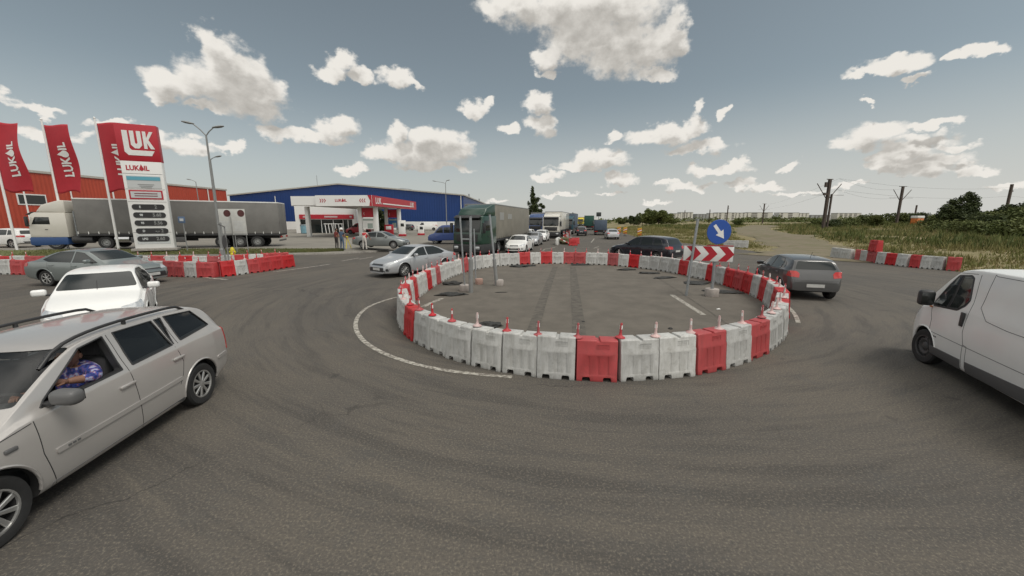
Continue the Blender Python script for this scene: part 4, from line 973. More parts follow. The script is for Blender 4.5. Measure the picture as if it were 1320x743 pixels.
b = MB(); b.box((-.85, 0, .50), (.5, 1.2, .16), bevel=.05); b.box((-1.12, 0, .84), (.14, 1.2, .56), rot=RY(-.2), bevel=.06); b.build('rear_seat', M['interior'], wagon)
b = MB(); b.box((.82, 0, .86), (.36, 1.36, .22), bevel=.06); b.build('dashboard', M['interior'], wagon)
b = MB(); b.lathe([(.17, -.015), (.19, 0), (.17, .015), (.15, 0), (.17, -.015)], 28, T(.52, .37, .93) @ RY(R(-65))); b.tube([(.52, .22, .93), (.52, .52, .93)], .02, 6); b.build('steering_wheel', M['black'], wagon)
b = MB(); h, n = WB.hit((1.10, .78), 'y', 1); b.box((h.x, h.y, h.z), (.10, .03, .04), bevel=.012); b.build('turn_repeater', M['greyplastic'], wagon)
h, n = WB.hit((.70, .565), 'y', 1)
for k in range(3): 
    b = MB(); b.box((.67-k*.045, h.y+.017, .561), (.03, .006, .018)); b.build('badge', M['greyplastic'], wagon)

car(HATCH | dict(antenna=(1.0, 0)), 'hatchback', 'white hatchback facing the camera behind the silver estate car', 'car', (-10.73, 9.75), -50, M['c_white'], res=.05, scale=1.03)
PASSAT = SEDAN | dict(W=.875, handles=[(0.0, .83), (-.98, .86)], spokes=7, rear_trim=[])
car(PASSAT, 'saloon_car', 'grey green saloon car crossing behind the white hatchback', 'car', (-18.0, 16.3), -3, M['c_greyblue'], res=.05, scale=1.04)
car(SEDAN | dict(steer=0), 'saloon_car', 'bright silver saloon car turning past the left side of the ring', 'car', (-5.14, 19.8), 234, M['c_silver2'], res=.05)
car(SUV, 'suv', 'black suv with its tail to the camera beyond the chevron board', 'car', (9.05, 25.6), 127, M['c_black'], res=.06)
car(HATCH, 'hatchback', 'dark grey hatchback seen from behind right of the ring', 'car', (10.95, 14.5), 73, M['c_grey'], res=.045)
van, VB = car(VAN, 'panel_van', 'white panel van entering at the right edge of the picture', 'van', (8.19, 5.22), 64.9, M['c_white'], res=.045, steer=.12)
h, n = VB.hit((.55, 1.08), 'y', 1); b = MB(); b.box((h.x, h.y+.012, h.z+.02), (.085, .03, .24), bevel=.012); b.build('door_handle', M['blackplastic'], van)
h, n = VB.hit((1.52, 1.0), 'y', 1); b = MB(); b.box((h.x, h.y, 1.13), (.06, .03, .03), bevel=.01); b.build('turn_repeater', M['orange'], van)
for k in range(3): h, n = VB.hit((1.27-k*.05, .60), 'y', 1); b = MB(); b.box((h.x, h.y+.002, .62), (.035, .004, .025)); b.build('badge', M['greyplastic'], van)

M['c_midgrey'] = car_paint('mid_grey_paint', (.20, .215, .21), .3, .35)
# ------------------------------------------------------------------ the queue of cars and lorries
H2 = HATCH | dict(rear_trim=[])
car(SEDAN | dict(grille=[sym([(.36, .68), (.34, .58)]), sym([(.56, .44), (.6, .30)])]), 'saloon_car', 'white saloon car first in the queue beside the green lorry', 'car', (.70, 33.25), 256, M['c_white'], res=.07, detail=False)
car(H2, 'hatchback', 'silver hatchback second in the queue, right behind the first white saloon', 'car', (2.35, 41.6), 256, M['c_silver2'], res=.08, detail=False)
car(H2, 'hatchback', 'white hatchback in front of the white lorry, right of the silver one', 'car', (3.9, 49.8), 256, M['c_white'], res=.09, detail=False)
car(H2, 'hatchback', 'pale car half hidden behind the silver hatchback, in front of the blue lorry', 'car', (2.2, 53.5), 256, M['c_white'], res=.09, detail=False)
car(SUV, 'suv', 'dark suv driving away on the right carriageway left of the small grey lorry', 'car', (12.4, 67.2), 77, M['c_black'], res=.1, detail=False, scale=.92)
car(SEDAN | dict(rear_window=sym([(.50, 1.33), (.62, 1.09)])), 'saloon_car', 'silver saloon car driving away at the right road edge by the marker boards', 'car', (14.6, 55.6), 82, M['c_silver2'], res=.09, detail=False)
car(SEDAN, 'saloon_car', 'grey saloon car standing on the forecourt in front of the fuel pumps', 'car', (-11.5, 33.4, .3), -4, M['c_midgrey'], res=.06, detail=False)
car(VAN | dict(top=[(-2.0, .5), (-1.995, 1.1), (-1.96, 1.55), (-1.85, 1.75), (-1.6, 1.80), (.2, 1.82), (.5, 1.76), (1.15, 1.16), (1.3, 1.10), (1.75, .98), (2.0, .85), (2.12, .6), (2.12, .45)], wb=2.7, W=.88, Wr=.70,
    side_windows=[[(1.0, 1.12), (.50, 1.60), (.16, 1.64), (.16, 1.14)], [(.06, 1.14), (.06, 1.64), (-.7, 1.62), (-.7, 1.16)]], seams=[], molding=[], trim_black=[], mirror=(.85, 1.14), windshield=sym([(.62, 1.66), (.74, 1.22)]), headlight=[[(.45, .78), (.45, .95), (.8, .98), (.8, .8)]], headlight_side=[], plan=make_plan(-2.0, 2.12, .88, .9, .7)),
    'delivery_van', 'red delivery van parked between the fuel station canopy columns', 'van', (-26.6, 66.5, .3), 184, M['c_red'], res=.09, detail=False, scale=1.05)
car(VAN, 'panel_van', 'white panel van parked in front of the blue warehouse', 'van', (-19.8, 88.5, .3), 190, M['c_white'], res=.12, detail=False)
car(HATCH, 'hatchback', 'dark parked car at the blue warehouse beside the white panel van', 'car', (-24.6, 88, .3), 175, M['c_grey'], res=.12, detail=False)
car(SUV, 'suv', 'white suv parked at the far left in front of the red warehouse', 'car', (-45.4, 34.2, .3), 176, M['c_white'], res=.07, detail=False)
car(VAN, 'panel_van', 'white van coming towards us far down the road behind the lorries', 'van', (25.6, 165), 255, M['c_white'], res=.14, detail=False)

M['tarp_grey'] = mat('grey_tarpaulin', (.17, .165, .155), .6, var=.2, vscale=1.2)
M['tarp_beige'] = mat('beige_tarpaulin', (.215, .20, .165), .6, var=.2, vscale=1.2)
M['tarp_blue'] = mat('blue_grey_tarpaulin', (.075, .105, .15), .6, var=.2, vscale=1.)
M['tarp_green'] = mat('green_tarpaulin', (.015, .075, .055), .6, var=.2, vscale=1.)
M['cabwhite'] = car_paint('lorry_white', (.55, .53, .47), 0, .4)
M['cabgreen'] = car_paint('lorry_green', (.009, .042, .025), 0, .35)
M['cabblue'] = car_paint('lorry_blue', (.015, .05, .16), 0, .35)
M['frame'] = mat('chassis', (.035, .035, .036), .7, var=.3)
def truck_wheel(parent, x, y, side, r=.50, w=.32): return wheel(parent, x, y, r, w, M['greypaint'], 8, side, rim_r=r*.58, detail=False, steel=True)
def cab_parts(t, cm, W=1.25, Hc=3.0, Lc=2.2, x0=0., defl=None, rot=0., low=None, nowheels=False):
    """lorry cab; front face at x0, looking along +x"""
    piv = t
    b = MB()
    b.prism([(x0-Lc, .95), (x0-Lc, Hc), (x0-.45, Hc), (x0-.22, Hc-.12), (x0-.02, 1.75), (x0, 1.2), (x0-.02, .95)], 'y', -W, W, bevel=.06)
    c = b.build('cab', cm, piv)
    b = MB(); b.prism([(x0-Lc+.1, .38), (x0-Lc+.1, .97), (x0-.01, .97), (x0+.06, .85), (x0+.06, .40), (x0-.05, .32), (x0-.6, .32)], 'y', -W*.995, W*.995, bevel=.04)
    b.build('bumper', low or M['frame'], c)
    b = MB(); b.prism([(x0-.015, 1.88), (x0+.005, 1.86), (x0-.185, Hc-.20), (x0-.215, Hc-.20)], 'y', -W*.90, W*.90, bevel=.004); b.build('windshield', M['glass'], c)
    b = MB(); b.box((x0+.01, 0, 1.42), (.04, W*1.5, .55), bevel=.01); b.build('grille', M['frame'], c)
    for k in range(4):
        pass
    b = MB(); b.box((x0-.10, 0, Hc-.08), (.40, W*1.8, .06), rot=RY(.5), bevel=.01); b.build('sun_visor', M['frame'], c)
    for s in (1, -1):
        b = MB(); b.prism([(x0-1.25, 1.95), (x0-1.25, Hc-.35), (x0-.45, Hc-.35), (x0-.22, 1.95)], 'y', s*(W-.01), s*(W+.008), bevel=.003); b.build('side_window', M['glass'], c)
        b = MB(); b.box((x0+.05, s*W*.76, .72), (.06, .36, .2), bevel=.02); b.build('headlight', M['clearlamp'], c)
        b = MB(); b.box((x0-.10, s*(W+.20), 2.15), (.14, .22, .75), bevel=.04); b.tube([(x0-.12, s*W, 2.5), (x0-.12, s*(W+.2), 2.5)], .02, 6); b.build('wing_mirror', M['blackplastic'], c)
        b = MB(); b.box((x0-1.0, s*(W+.01), 1.55), (.16, .03, .05), bevel=.008); b.build('door_handle', M['blackplastic'], c)
    if defl:
        b = MB(); b.prism([(x0-Lc, Hc-.02), (x0-Lc, Hc+defl), (x0-Lc+.3, Hc+defl), (x0-.9, Hc+defl*.62), (x0-.5, Hc+.02)], 'y', -W*.94, W*.94, bevel=.08, seg=3); b.build('roof_deflector', cm, c)
    if not nowheels:
        for s in (1, -1): truck_wheel(piv, x0-1.35, s*(W-.17), s)
    return c
def trailer_parts(t, tm, L_=13.6, W=1.27, z0=1.15, z1=3.98, x1=-1.9, pleats=True, axles=(-9.2, -10.5, -11.8), rear=None):
    b = MB(); b.box((x1-L_/2, 0, (z0+z1)/2+.04), (L_, 2*W, z1-z0-.08), bevel=.03)
    o = b.build('curtain_body', tm, t)
    b = MB(); b.box((x1-L_/2, 0, z1-.03), (L_+.03, 2*W+.03, .10), bevel=.02); b.build('roof_rail', M['greypaint'] if tm != M['tarp_grey'] else M['white'], o)
    b = MB(); b.box((x1-L_/2, 0, z0-.02), (L_+.02, 2*W+.02, .16), bevel=.01); b.box((x1-L_/2, 0, z0-.22), (L_*.96, 1.0, .3)); b.build('chassis', M['frame'], t)
    if pleats:
        b = MB(); n = int(L_/.6)
        for i in range(n+1):
            for s in (1, -1): b.box((x1-L_*i/n*.995-.03, s*(W+.004), z0+.12), (.05, .012, .24))
        st = b.build('curtain_straps', M['frame'] if tm == M['tarp_beige'] else M['white'], o); st['kind'] = 'stuff'
    b = MB(); b.box((x1-L_-.02, 0, (z0+z1)/2), (.05, 2*W*.97, (z1-z0)*.96), bevel=.01); b.box((x1-L_-.05, 0, (z0+z1)/2), (.03, .05, (z1-z0)*.94)); b.build('rear_doors', rear or tm, t)
    for s in (1, -1):
        b = MB(); b.box((x1-L_-.04, s*W*.75, z0-.22), (.06, .5, .14)); b.build('taillight', M['redlamp'], t)
        for a in axles: truck_wheel(t, x1+a, s*(W-.18), s)
        b = MB(); b.box((x1-L_*.36, s*(W-.06), z0-.42), (L_*.26, .05, .45), bevel=.01); b.build('side_guard', M['greyplastic'], t)
    b = MB(); b.box((x1-L_+.1, 0, z0-.55), (.12, 2.2, .14), bevel=.01); b.build('rear_bumper', M['greyplastic'], t)

# green lorry at the mouth of the road
t = thing('lorry', 'green lorry with beige curtain trailer waiting at the ring behind the bare posts', 'lorry', (-3.2, 28.1, 0), R(256))
cb = cab_parts(t, M['cabgreen'], Hc=3.05, defl=.85, nowheels=False); cb.rotation_euler = (0, 0, R(-14)); cb.location = (.15, -.1, 0)
trailer_parts(t, M['tarp_beige'], 13.6, x1=-2.55)
for s in (1, -1): truck_wheel(t, -3.9, s*1.05, s)
b = MB(); b.box((-2.2, 0, .75), (4.0, .9, .4)); b.build('tractor_chassis', M['frame'], t)
b = MB(); b.box((-4.6, 1.28, 3.05), (1.3, .008, .62)); b.box((-7.3, 1.28, 3.05), (1.5, .008, .45)); b.build('faded_panel_print', mat('faded_print', (.29, .29, .275), .6, var=.15, vscale=3), t)
# long lorry in front of the red warehouse: cab to the left
p0 = Vector((-38.2, 30.9)); p1 = Vector((-21.4, 36.6)); an = math.atan2(p0.y-p1.y, p0.x-p1.x)
t = thing('lorry', 'cream lorry with a long grey curtain trailer parked behind the price sign', 'lorry', (p0.x, p0.y, .42), an); t.rotation_euler = (0, -.010, an); t.scale = (1.05, 1.03, 1.02)
cab_parts(t, M['cabwhite'], Hc=2.85, defl=.95, low=mat('blue_bumper', (.02, .06, .17), .5))
trailer_parts(t, M['tarp_grey'], 13.6, x1=-2.75)
for s in (1, -1): truck_wheel(t, -4.3, s*1.05, s)
b = MB(); b.box((-2.6, 0, .75), (4.4, .9, .4)); b.lathe([(0, -.6), (.28, -.6), (.28, .6), (0, .6)], 14, T(-2.9, .95, .75) @ RY(R(90)), 0); b.build('tractor_chassis', M['frame'], t)
b = MB(); b.tube([(-5.8, 1.0, .78), (-4.9, 1.0, .78)], .3, 14); b.build('fuel_tank', M['chrome'], t)
b = MB(); b.tube([(-2.45, .8, 1.0), (-2.45, .8, 3.0)], .06, 8); b.build('exhaust_pipe', M['galv'], t)
# the rest of the queue
t = thing('lorry', 'white lorry with box body in the queue right of the blue one', 'lorry', (5.75, 56.3, 0), R(256)); cab_parts(t, M['cabwhite'], Hc=3.15, defl=.55); trailer_parts(t, M['cabwhite'], 12, x1=-2.4, pleats=False, axles=(-8, -9.3))
t = thing('lorry', 'dark blue lorry in the queue left of the white one, behind the green lorry', 'lorry', (4.0, 64.8, 0), R(256)); cab_parts(t, M['cabblue'], Hc=3.1, defl=.7); trailer_parts(t, M['tarp_beige'], 12, x1=-2.4, pleats=False, axles=(-8, -9.3))
t = thing('lorry', 'dark teal lorry partly hidden right behind the white lorry', 'lorry', (10.2, 71.5, 0), R(256)); cab_parts(t, mat('teal_paint', (.015, .06, .085), .4), Hc=2.9, defl=.6); trailer_parts(t, M['tarp_blue'], 9, x1=-2.4, pleats=False, axles=(-6, -7.3))
t = thing('lorry', 'yellow lorry far down the road in the queue', 'lorry', (30.2, 168, 0), R(256)); cab_parts(t, M['yellow'], Hc=3.0, defl=.6); trailer_parts(t, mat('ochre_tarpaulin', (.42, .32, .10), .6), 11, x1=-2.4, pleats=False, axles=(-8, -9.3))
t = thing('lorry', 'dark green lorry driving away behind the small grey one', 'lorry', (23.6, 116, 0), R(78)); cab_parts(t, M['cabgreen'], Hc=3.0); trailer_parts(t, M['tarp_green'], 12.5, x1=-2.4, z1=3.85, pleats=False, axles=(-8.5, -9.8, -11))
t = thing('lorry', 'white box lorry far off right of the dark green one', 'lorry', (29.2, 136, 0), R(78)); cab_parts(t, M['cabwhite'], Hc=3.0); trailer_parts(t, M['white'], 10, x1=-2.4, z1=3.6, pleats=False, axles=(-7, -8.3))
t = thing('lorry', 'small lorry with blue grey tarpaulin box driving away right of the dark suv', 'lorry', (17.0, 74.2, 0), R(80)); cab_parts(t, M['cabwhite'], W=1.0, Hc=2.1, Lc=1.7); trailer_parts(t, M['tarp_blue'], 4.2, W=1.07, z0=.9, z1=2.75, x1=-1.75, pleats=False, axles=(-2.8,))
# blue crew-cab pick-up leaving the forecourt
t = thing('pickup_van', 'dark blue crew cab van with a flat load bed turning behind the green lorry', 'van', (-7.1, 44.2, 0), R(176))
b = MB(); b.prism([(-.9, .45), (-.9, 2.15), (.75, 2.15), (1.15, 1.95), (1.75, 1.25), (2.35, 1.05), (2.5, .8), (2.5, .4), (2.2, .35)], 'y', -.98, .98, bevel=.07, seg=3); c = b.build('body', M['c_blue'], t)
for s in (1, -1):
    for q in ([(1.62, 1.28), (1.12, 1.85), (.72, 1.92), (.72, 1.28)], [(.62, 1.28), (.62, 1.92), (-.1, 1.92), (-.1, 1.28)]):
        b = MB(); b.prism(q, 'y', s*.972, s*.992, bevel=.004); b.build('side_window', M['glass'], c)
    for x in (1.65, -1.75): wheel(t, x, s*.85, .35, .22, M['greypaint'], 5, s, detail=False)
    b = MB(); b.box((2.47, s*.7, .85), (.08, .3, .2), bevel=.02); b.build('headlight', M['clearlamp'], c)
b = MB(); b.prism([(1.16, 1.93), (1.73, 1.28), (1.77, 1.29), (1.19, 1.965)], 'y', -.8, .8, bevel=.004); b.build('windshield', M['glass'], c)
b = MB(); b.box((-2.0, 0, 1.05), (2.3, 2.0, .1)); b.box((-2.0, 1.0, 1.35), (2.3, .05, .55)); b.box((-2.0, -1.0, 1.35), (2.3, .05, .55)); b.box((-.85, 0, 1.6), (.05, 2.0, 1.1)); b.box((-2.0, 0, .6), (2.8, .7, .3)); b.build('load_bed', M['galv'], t)

# ------------------------------------------------------------------ buildings
def cladding(name, col, sc):
    m = mat(name, col, .45, .0, .4, var=.12, vscale=.3); t = m.node_tree; b = t.nodes['Principled BSDF']
    tc = t.nodes.new('ShaderNodeTexCoord'); w = t.nodes.new('ShaderNodeTexWave'); w.wave_type = 'BANDS'; w.bands_direction = 'X'; w.inputs['Scale'].default_value = sc; w.inputs['Distortion'].default_value = 0
    t.links.new(tc.outputs['Object'], w.inputs['Vector']); bp = t.nodes.new('ShaderNodeBump'); bp.inputs['Strength'].default_value = .6; bp.inputs['Distance'].default_value = .06
    t.links.new(w.outputs['Fac'], bp.inputs['Height']); t.links.new(bp.outputs[0], b.inputs['Normal']); return m
M['redclad'] = cladding('red_cladding', (.40, .062, .034), .65)
M['blueclad'] = cladding('blue_cladding', (.006, .038, .165), .5)
M['roofgrey'] = mat('grey_roof', (.42, .40, .36), .6, var=.15)
# red warehouse: its long side recedes on the left
A_, B_ = Vector((-67.6, 40)), Vector((-64.2, 86.8)); d = (B_-A_); Lr = d.length; an = math.atan2(d.y, d.x)
t = thing('warehouse', 'long red clad warehouse behind the cream lorry on the left', 'warehouse', (A_.x, A_.y, .3), an)
h0, h1 = 8.9, 9.0
b = MB(); b.box((Lr/2-10, 15, 4.5), (Lr+20, 30, 9.0)); b.build('wall', M['redclad'], t, smooth=0)
b = MB(); b.box((Lr/2-10, 15, 9.05), (Lr+20.3, 30.3, .35), bevel=.03); b.prism([(-.1, 9.2), (15, 10.6), (30.1, 9.2)], 'x', -20, Lr, 0); b.build('roof', M['roofgrey'], t, smooth=0)
for i, (x, z, w, h) in enumerate([(-9.5, 5.3, 2.2, 1.6), (-9.5, 1.9, 2.0, 1.7), (2.0, 5.3, 2.4, 1.5), (13.5, 5.2, 2.8, 1.2), (-16, 5.3, 2.2, 1.6), (22, 1.6, 2.2, 2.6)]):
    b = MB(); b.box((x, -.03, z), (w+.3, .08, h+.3)); f = b.build('window_frame', M['white'], t, smooth=0)
    b = MB(); b.box((x, -.07, z), (w, .04, h)); b.build('pane', M['glass'], f, smooth=0)
for x in (6, 18, 30, 42):
    b = MB(); b.tube([(x, -.14, 0), (x, -.14, 8.8)], .09, 8); b.build('downpipe', M['white'], t)
# blue warehouse behind the fuel station
X0, X1, Y0, EV, RG = -72.5, -12.2, 99., 8.4, 11.2
t = thing('warehouse', 'large blue clad warehouse with a shallow gable behind the fuel station', 'warehouse', (X0, Y0, .3), R(-2.0))
Wd = X1-X0; D = 88; pk = 28.6
b = MB(); b.prism([(0, 2.0), (Wd, 2.0), (Wd, EV), (pk, RG), (0, EV+.1)], 'y', 0, D); wl = b.build('wall', M['blueclad'], t, smooth=0)
b = MB(); b.box((Wd/2, D/2, 1.0), (Wd+.1, D+.1, 2.0)); b.build('plinth', M['whiteplain'], t, smooth=0)
b = MB(); b.prism([(-.3, EV+.08), (pk, RG+.02), (Wd+.3, EV-.02), (Wd+.3, EV+.28), (pk, RG+.32), (-.3, EV+.38)], 'y', -.3, D+.3); rf = b.build('roof', M['roofgrey'], t, smooth=0)
b = MB(); b.lathe([(0, 0), (2.4, 0), (2.2, .5), (1.2, .75), (0, .8)], 20, T(44, 4, 9.75)); b.build('roof_vent', M['galv'], rf)
b = MB(); b.box((37.5, -.03, 1.9+1.2), (3.0, .06, .9)); b.build('door_sign', M['whiteplain'], t, smooth=0)
for x in (Wd-.6, 12): b = MB(); b.tube([(x, -.12, 0), (x, -.12, EV)], .1, 8); b.build('downpipe', M['white'], t)
for x, z in ((40.5, 7.0), (48, 6.6), (34.5, 4.3)): b = MB(); b.box((x, -.15, z), (.4, .3, .35), bevel=.03); b.build('wall_lamp', M['galv'], t)
for y in (30, 58): b = MB(); b.box((Wd-3, y, EV+1.2), (.5, .5, 2.4)); b.build('chimney', M['galv'], rf)
b = MB(); b.tube([(pk-7, 3, EV), (pk-7, 3, RG+2.6)], .06, 6); b.build('mast', M['galv'], rf)

# fuel station
t = thing('fuel_station_canopy', 'white and red fuel station canopy on white columns before the blue warehouse', 'canopy', (-18.8, 51.6, .3), R(-3.2))
b = MB(); b.box((-3.9, .06, 4.98), (7.8, .12, 1.42)); b.build('white_fascia', M['whiteplain'], t, smooth=0)
b = MB(); b.box((-9.6, .35, 4.90), (3.6, .12, 1.2)); b.build('lower_white_fascia', M['whiteplain'], t, smooth=0)
b = MB(); b.box((.06, 9.6, 4.98), (.12, 18.9, 1.42)); rfa = b.build('red_fascia', M['signred'], t, smooth=0)
b = MB(); b.box((.14, 9.6, 4.72), (.05, 12.4, .16)); b.build('white_stripe', M['whiteplain'], rfa, smooth=0)
b = MB(); b.box((-5.7, 9.5, 5.0), (11.3, 18.6, 1.2)); b.build('roof_slab', M['whiteplain'], t, smooth=0)
b = MB(); b.prism([(-.0, 4.27), (.0, 5.69), (-.55, 5.69), (-.2, 4.98), (-.35, 4.27)], 'y', -.03, .0); b.build('red_corner', M['signred'], t, smooth=0)
for i, (x, y) in enumerate([(-2.9, 2.6), (-.65, 2.6), (-2.6, 11.5), (-.5, 11.5), (-11.0, 3.2)]):
    b = MB(); b.box((x, y, 2.15), (.52, .52, 4.3), bevel=.02); c = b.build('column', M['whiteplain'], t)
for y, w in ((2.5, 1.66), (11.4, 1.5)):
    b = MB(); b.box((-1.77 if y < 5 else -1.55, y, 3.45), (w, .10, 1.3)); c = b.build('red_panel', M['signred'], t, smooth=0)
    lettering('(', .5, M['signwhite'], c, (-2.3 if y < 5 else -2.05, y-.055, 3.35), name='emblem')
    b = MB(); b.box((-1.77 if y < 5 else -1.55, y, 1.9), (w, .10, 1.5)); c = b.build('poster_panel', M['whiteplain'] if y < 5 else mat('poster_blue', (.03, .13, .32), .5), t, smooth=0)
    b = MB(); b.box((-1.77 if y < 5 else -1.55, y-.055, 2.45), (w*.9, .02, .22)); b.box(((-1.5 if y < 5 else -1.3), y-.055, 1.6), (w*.45, .02, .7)); b.build('poster_print', mat('poster_tint', (.30, .36, .33), .6), c, smooth=0)
def chevs(parent, x, y, z, s, m, flip=1, n=3, axis=0, mirror=False):
    for k in range(n):
        b = MB(); xo = x+k*s*.62*flip; q = [(xo, z+s/2), (xo+s*.22*flip, z+s/2), (xo+s*.55*flip, z), (xo+s*.22*flip, z-s/2), (xo, z-s/2), (xo+s*.33*flip, z)]
        b.prism(q[::flip], 'y', y-.02, y); b.build('arrow_mark', m, parent, smooth=0)
chevs(t, -10.9, .28, 4.95, .46, M['signred']); chevs(t, -7.2, -.005, 5.0, .48, M['signred']); chevs(t, -.85, -.005, 5.0, .48, M['signred'], -1)
def oil_word(parent, size, m, loc, rot=(R(90), 0, 0), bold=.02, base=None):
    """the word on flags, fascia and price sign, its O drawn as a drop"""
    e = Euler(rot).to_matrix(); L0 = Vector(loc)
    def at(x): return L0+e @ Vector((x*size, 0, 0))
    lettering('LUK', size, m, parent, at(-.30), rot, bold*size, align='RIGHT'); lettering('IL', size, m, parent, at(.36), rot, bold*size, align='LEFT')
    b = MB(); prof = [(0, .62)]+[(.33*math.cos(a), -.06+.31*math.sin(a)) for a in np.linspace(R(50), R(-230), 16)]
    b.prism([(p[0]*size, p[1]*size) for p in prof], 'z', -.004, .004); o = b.build('lettering', m, parent, smooth=0); o.location = at(.03); o.rotation_euler = rot
oil_word(t, .50, M['signred'], (-4.0, -.008, 5.0), bold=.03)
for y in (1.9, 16.6): lettering('LUK', 1.15, M['signwhite'], rfa, (.135, y, 4.98), (R(90), 0, R(90)), .03, sx=.95)
# shop
t = thing('fuel_station_shop', 'white fuel station shop with a red band over its glass front', 'shop', (-34.6, 71, .3), R(2))
b = MB(); b.box((0, 4, 3.75), (11.2, 8, 2.5)); b.box((-5.2, 4, 1.25), (.8, 8, 2.5)); b.box((5.2, 4, 1.25), (.8, 8, 2.5)); b.box((0, 7.7, 1.25), (10, .5, 2.5)); b.build('wall', M['whiteplain'], t, smooth=0)
b = MB(); b.box((.0, .35, 1.25), (9.6, .06, 2.5)); g_ = b.build('glass_front', M['glass'], t, smooth=0)
for x in (-3.2, -1.0, 1.2, 3.0, 3.9): b = MB(); b.box((x, .28, 1.25), (.10, .1, 2.5)); b.build('mullion', M['whiteplain'], g_, smooth=0)
b = MB(); b.box((.15, -.06, 3.0), (9.9, .14, .80)); c = b.build('red_band', M['signred'], t, smooth=0)
for x, w in ((-3.9, .4), (1.0, 2.4), (4.6, .4)): b = MB(); b.box((x, -.14, 3.0), (w, .03, .3)); b.build('band_print', mat('pale_print', (.5, .38, .38), .6), c, smooth=0)
for i, (x, m, nm, lab) in enumerate([(-32.4, M['clearlamp'], 'white_frame_rack', 'white metal display rack leaning before the shop front'),]):
    tt = thing(nm, lab, 'rack', (x, 69.5, .3), 0)
    for k in range(6): b = MB(); b.tube([(-1.6+k*.62, 0, 0), (-1.9+k*.62, .3, 1.7)], .06, 6); b.build('bar', M['whiteplain'], tt)
    b = MB(); b.tube([(-2.1, .3, 1.7), (1.5, .3, 1.7)], .07, 6); b.build('top_bar', M['whiteplain'], tt)
tt = thing('waste_bin', 'pale blue round bin in front of the shop', 'bin', (-37.2, 68.5, .3)); b = MB(); b.lathe([(0, 0), (.7, 0), (.8, .1), (.85, 1.5), (.78, 1.6), (0, 1.6)], 20); b.build('drum', mat('pale_blue', (.20, .38, .46), .5, var=.2), tt); b = MB(); b.lathe([(.86, 1.45), (.9, 1.52), (.86, 1.6), (.8, 1.55)], 20); b.build('rim', M['galv'], tt)
for i, (x, y, lab) in enumerate([(-16.6, 57.5, 'tall white fuel pump right of the canopy columns'), (-14.6, 61, 'low white fuel pump with red base at the right end of the forecourt')]):
    tt = thing('fuel_pump', lab, 'fuel pump', (x, y, .3), R(4), None); hgt = 2.35 if i == 0 else 1.6
    b = MB(); b.box((0, 0, hgt/2), (1.0, .6, hgt), bevel=.05); b.build('housing', M['whiteplain'], tt)
    b = MB(); b.box((.1, -.31, hgt*.72), (.5, .03, .45), bevel=.01); b.build('display', M['glass'], tt)
    b = MB(); b.box((0, -.02, .16), (1.06, .66, .32), bevel=.02); b.build('red_base', M['signred'], tt)
    for s in (1, -1): b = MB(); b.tube([(s*.52, -.1, hgt*.6), (s*.6, -.25, hgt*.3), (s*.53, -.2, .5)], .03, 6); b.build('hose', M['rubber'], tt)
tt = thing('fuel_pump', 'red and white fuel pump between the second pair of canopy columns', 'fuel pump', (-19.4, 60, .3), R(4))
b = MB(); b.box((0, 0, .85), (1.3, .6, 1.7), bevel=.05); b.build('housing', M['signred'], tt); b = MB(); b.box((0, -.31, 1.2), (.8, .03, .5), bevel=.01); b.build('display', M['whiteplain'], tt)

# price sign
base = Vector((-28.2, 29.9)); 
t = thing('price_sign', 'tall white fuel price sign with a red logo square on top', 'sign', (base.x, base.y, .36), R(26)); t.scale = (.79, .9, .95)
Wp, Hp_ = 3.0, 9.75; Dp = .6
b = MB(); b.box((0, 0, .10), (Wp+.5, Dp+.5, .2), bevel=.02); b.build('base_slab', M['concrete'], t)
b = MB(); b.box((0, 0, Hp_*.5+.15), (Wp, Dp, Hp_-.1), bevel=.03); bd = b.build('board', M['whiteplain'], t)
b = MB(); b.box((0, 0, Hp_-1.27), (Wp+.03, Dp+.03, 2.8), bevel=.03); rs = b.build('logo_square', M['signred'], t)
fy = -Dp/2-.018
def P2(pts, sc, ox, oz): return [(ox+p[0]*sc, oz+p[1]*sc) for p in pts]
lx, lz, ls = -1.02, Hp_-2.22, .205
for q in ([(0, 9), (1.9, 9), (1.9, 2.6), (2.6, 1.9), (10.6, 1.9), (9.4, 0), (1.2, 0), (0, 1.2)], [(2.6, 9), (4.1, 9), (4.1, 4.6), (4.5, 4.2), (5.0, 4.6), (5.0, 9), (6.5, 9), (6.5, 3.8), (5.3, 2.6), (3.8, 2.6), (2.6, 3.8)], [(7.1, 9), (8.3, 9), (8.3, 6.6), (9.6, 9), (10.9, 9), (9.0, 5.9), (10.9, 2.6), (9.4, 2.6), (8.3, 4.8), (8.3, 2.6), (7.1, 2.6)]):
    b = MB(); b.prism(P2(q, ls, lx, lz), 'y', fy-.02, fy+.01); b.build('emblem_stroke', M['signwhite'], rs, smooth=0)
oil_word(t, .52, M['signred'], (-.05, -Dp/2-.01, Hp_-3.2), bold=.035)
def face_box(name, x, z, w, h, m, d=.03, parent=None, bevel=0):
    b = MB(); b.box((x, -Dp/2-d/2, z), (w, d, h), bevel=bevel); return b.build(name, m, parent or t, smooth=35)
M['skyblue'] = mat('sky_blue_print', (.10, .33, .42), .5); M['palegrey'] = mat('pale_grey_panel', (.48, .50, .50), .5)
c = face_box('service_panel', 0, Hp_-4.25, 2.5, .95, M['palegrey']); face_box('blue_band', 0, Hp_-3.98, 2.45, .28, M['skyblue'], .05, c)
for k in range(3): face_box('print_line', .1, Hp_-4.45-.12*k, 1.2-.2*k, .05, M['greypaint'], .045, c)
c = face_box('promo_panel', 0, Hp_-5.25, 2.5, .72, M['signred'], .03); face_box('promo_field', 0, Hp_-5.25, 2.25, .50, M['palegrey'], .05, c)
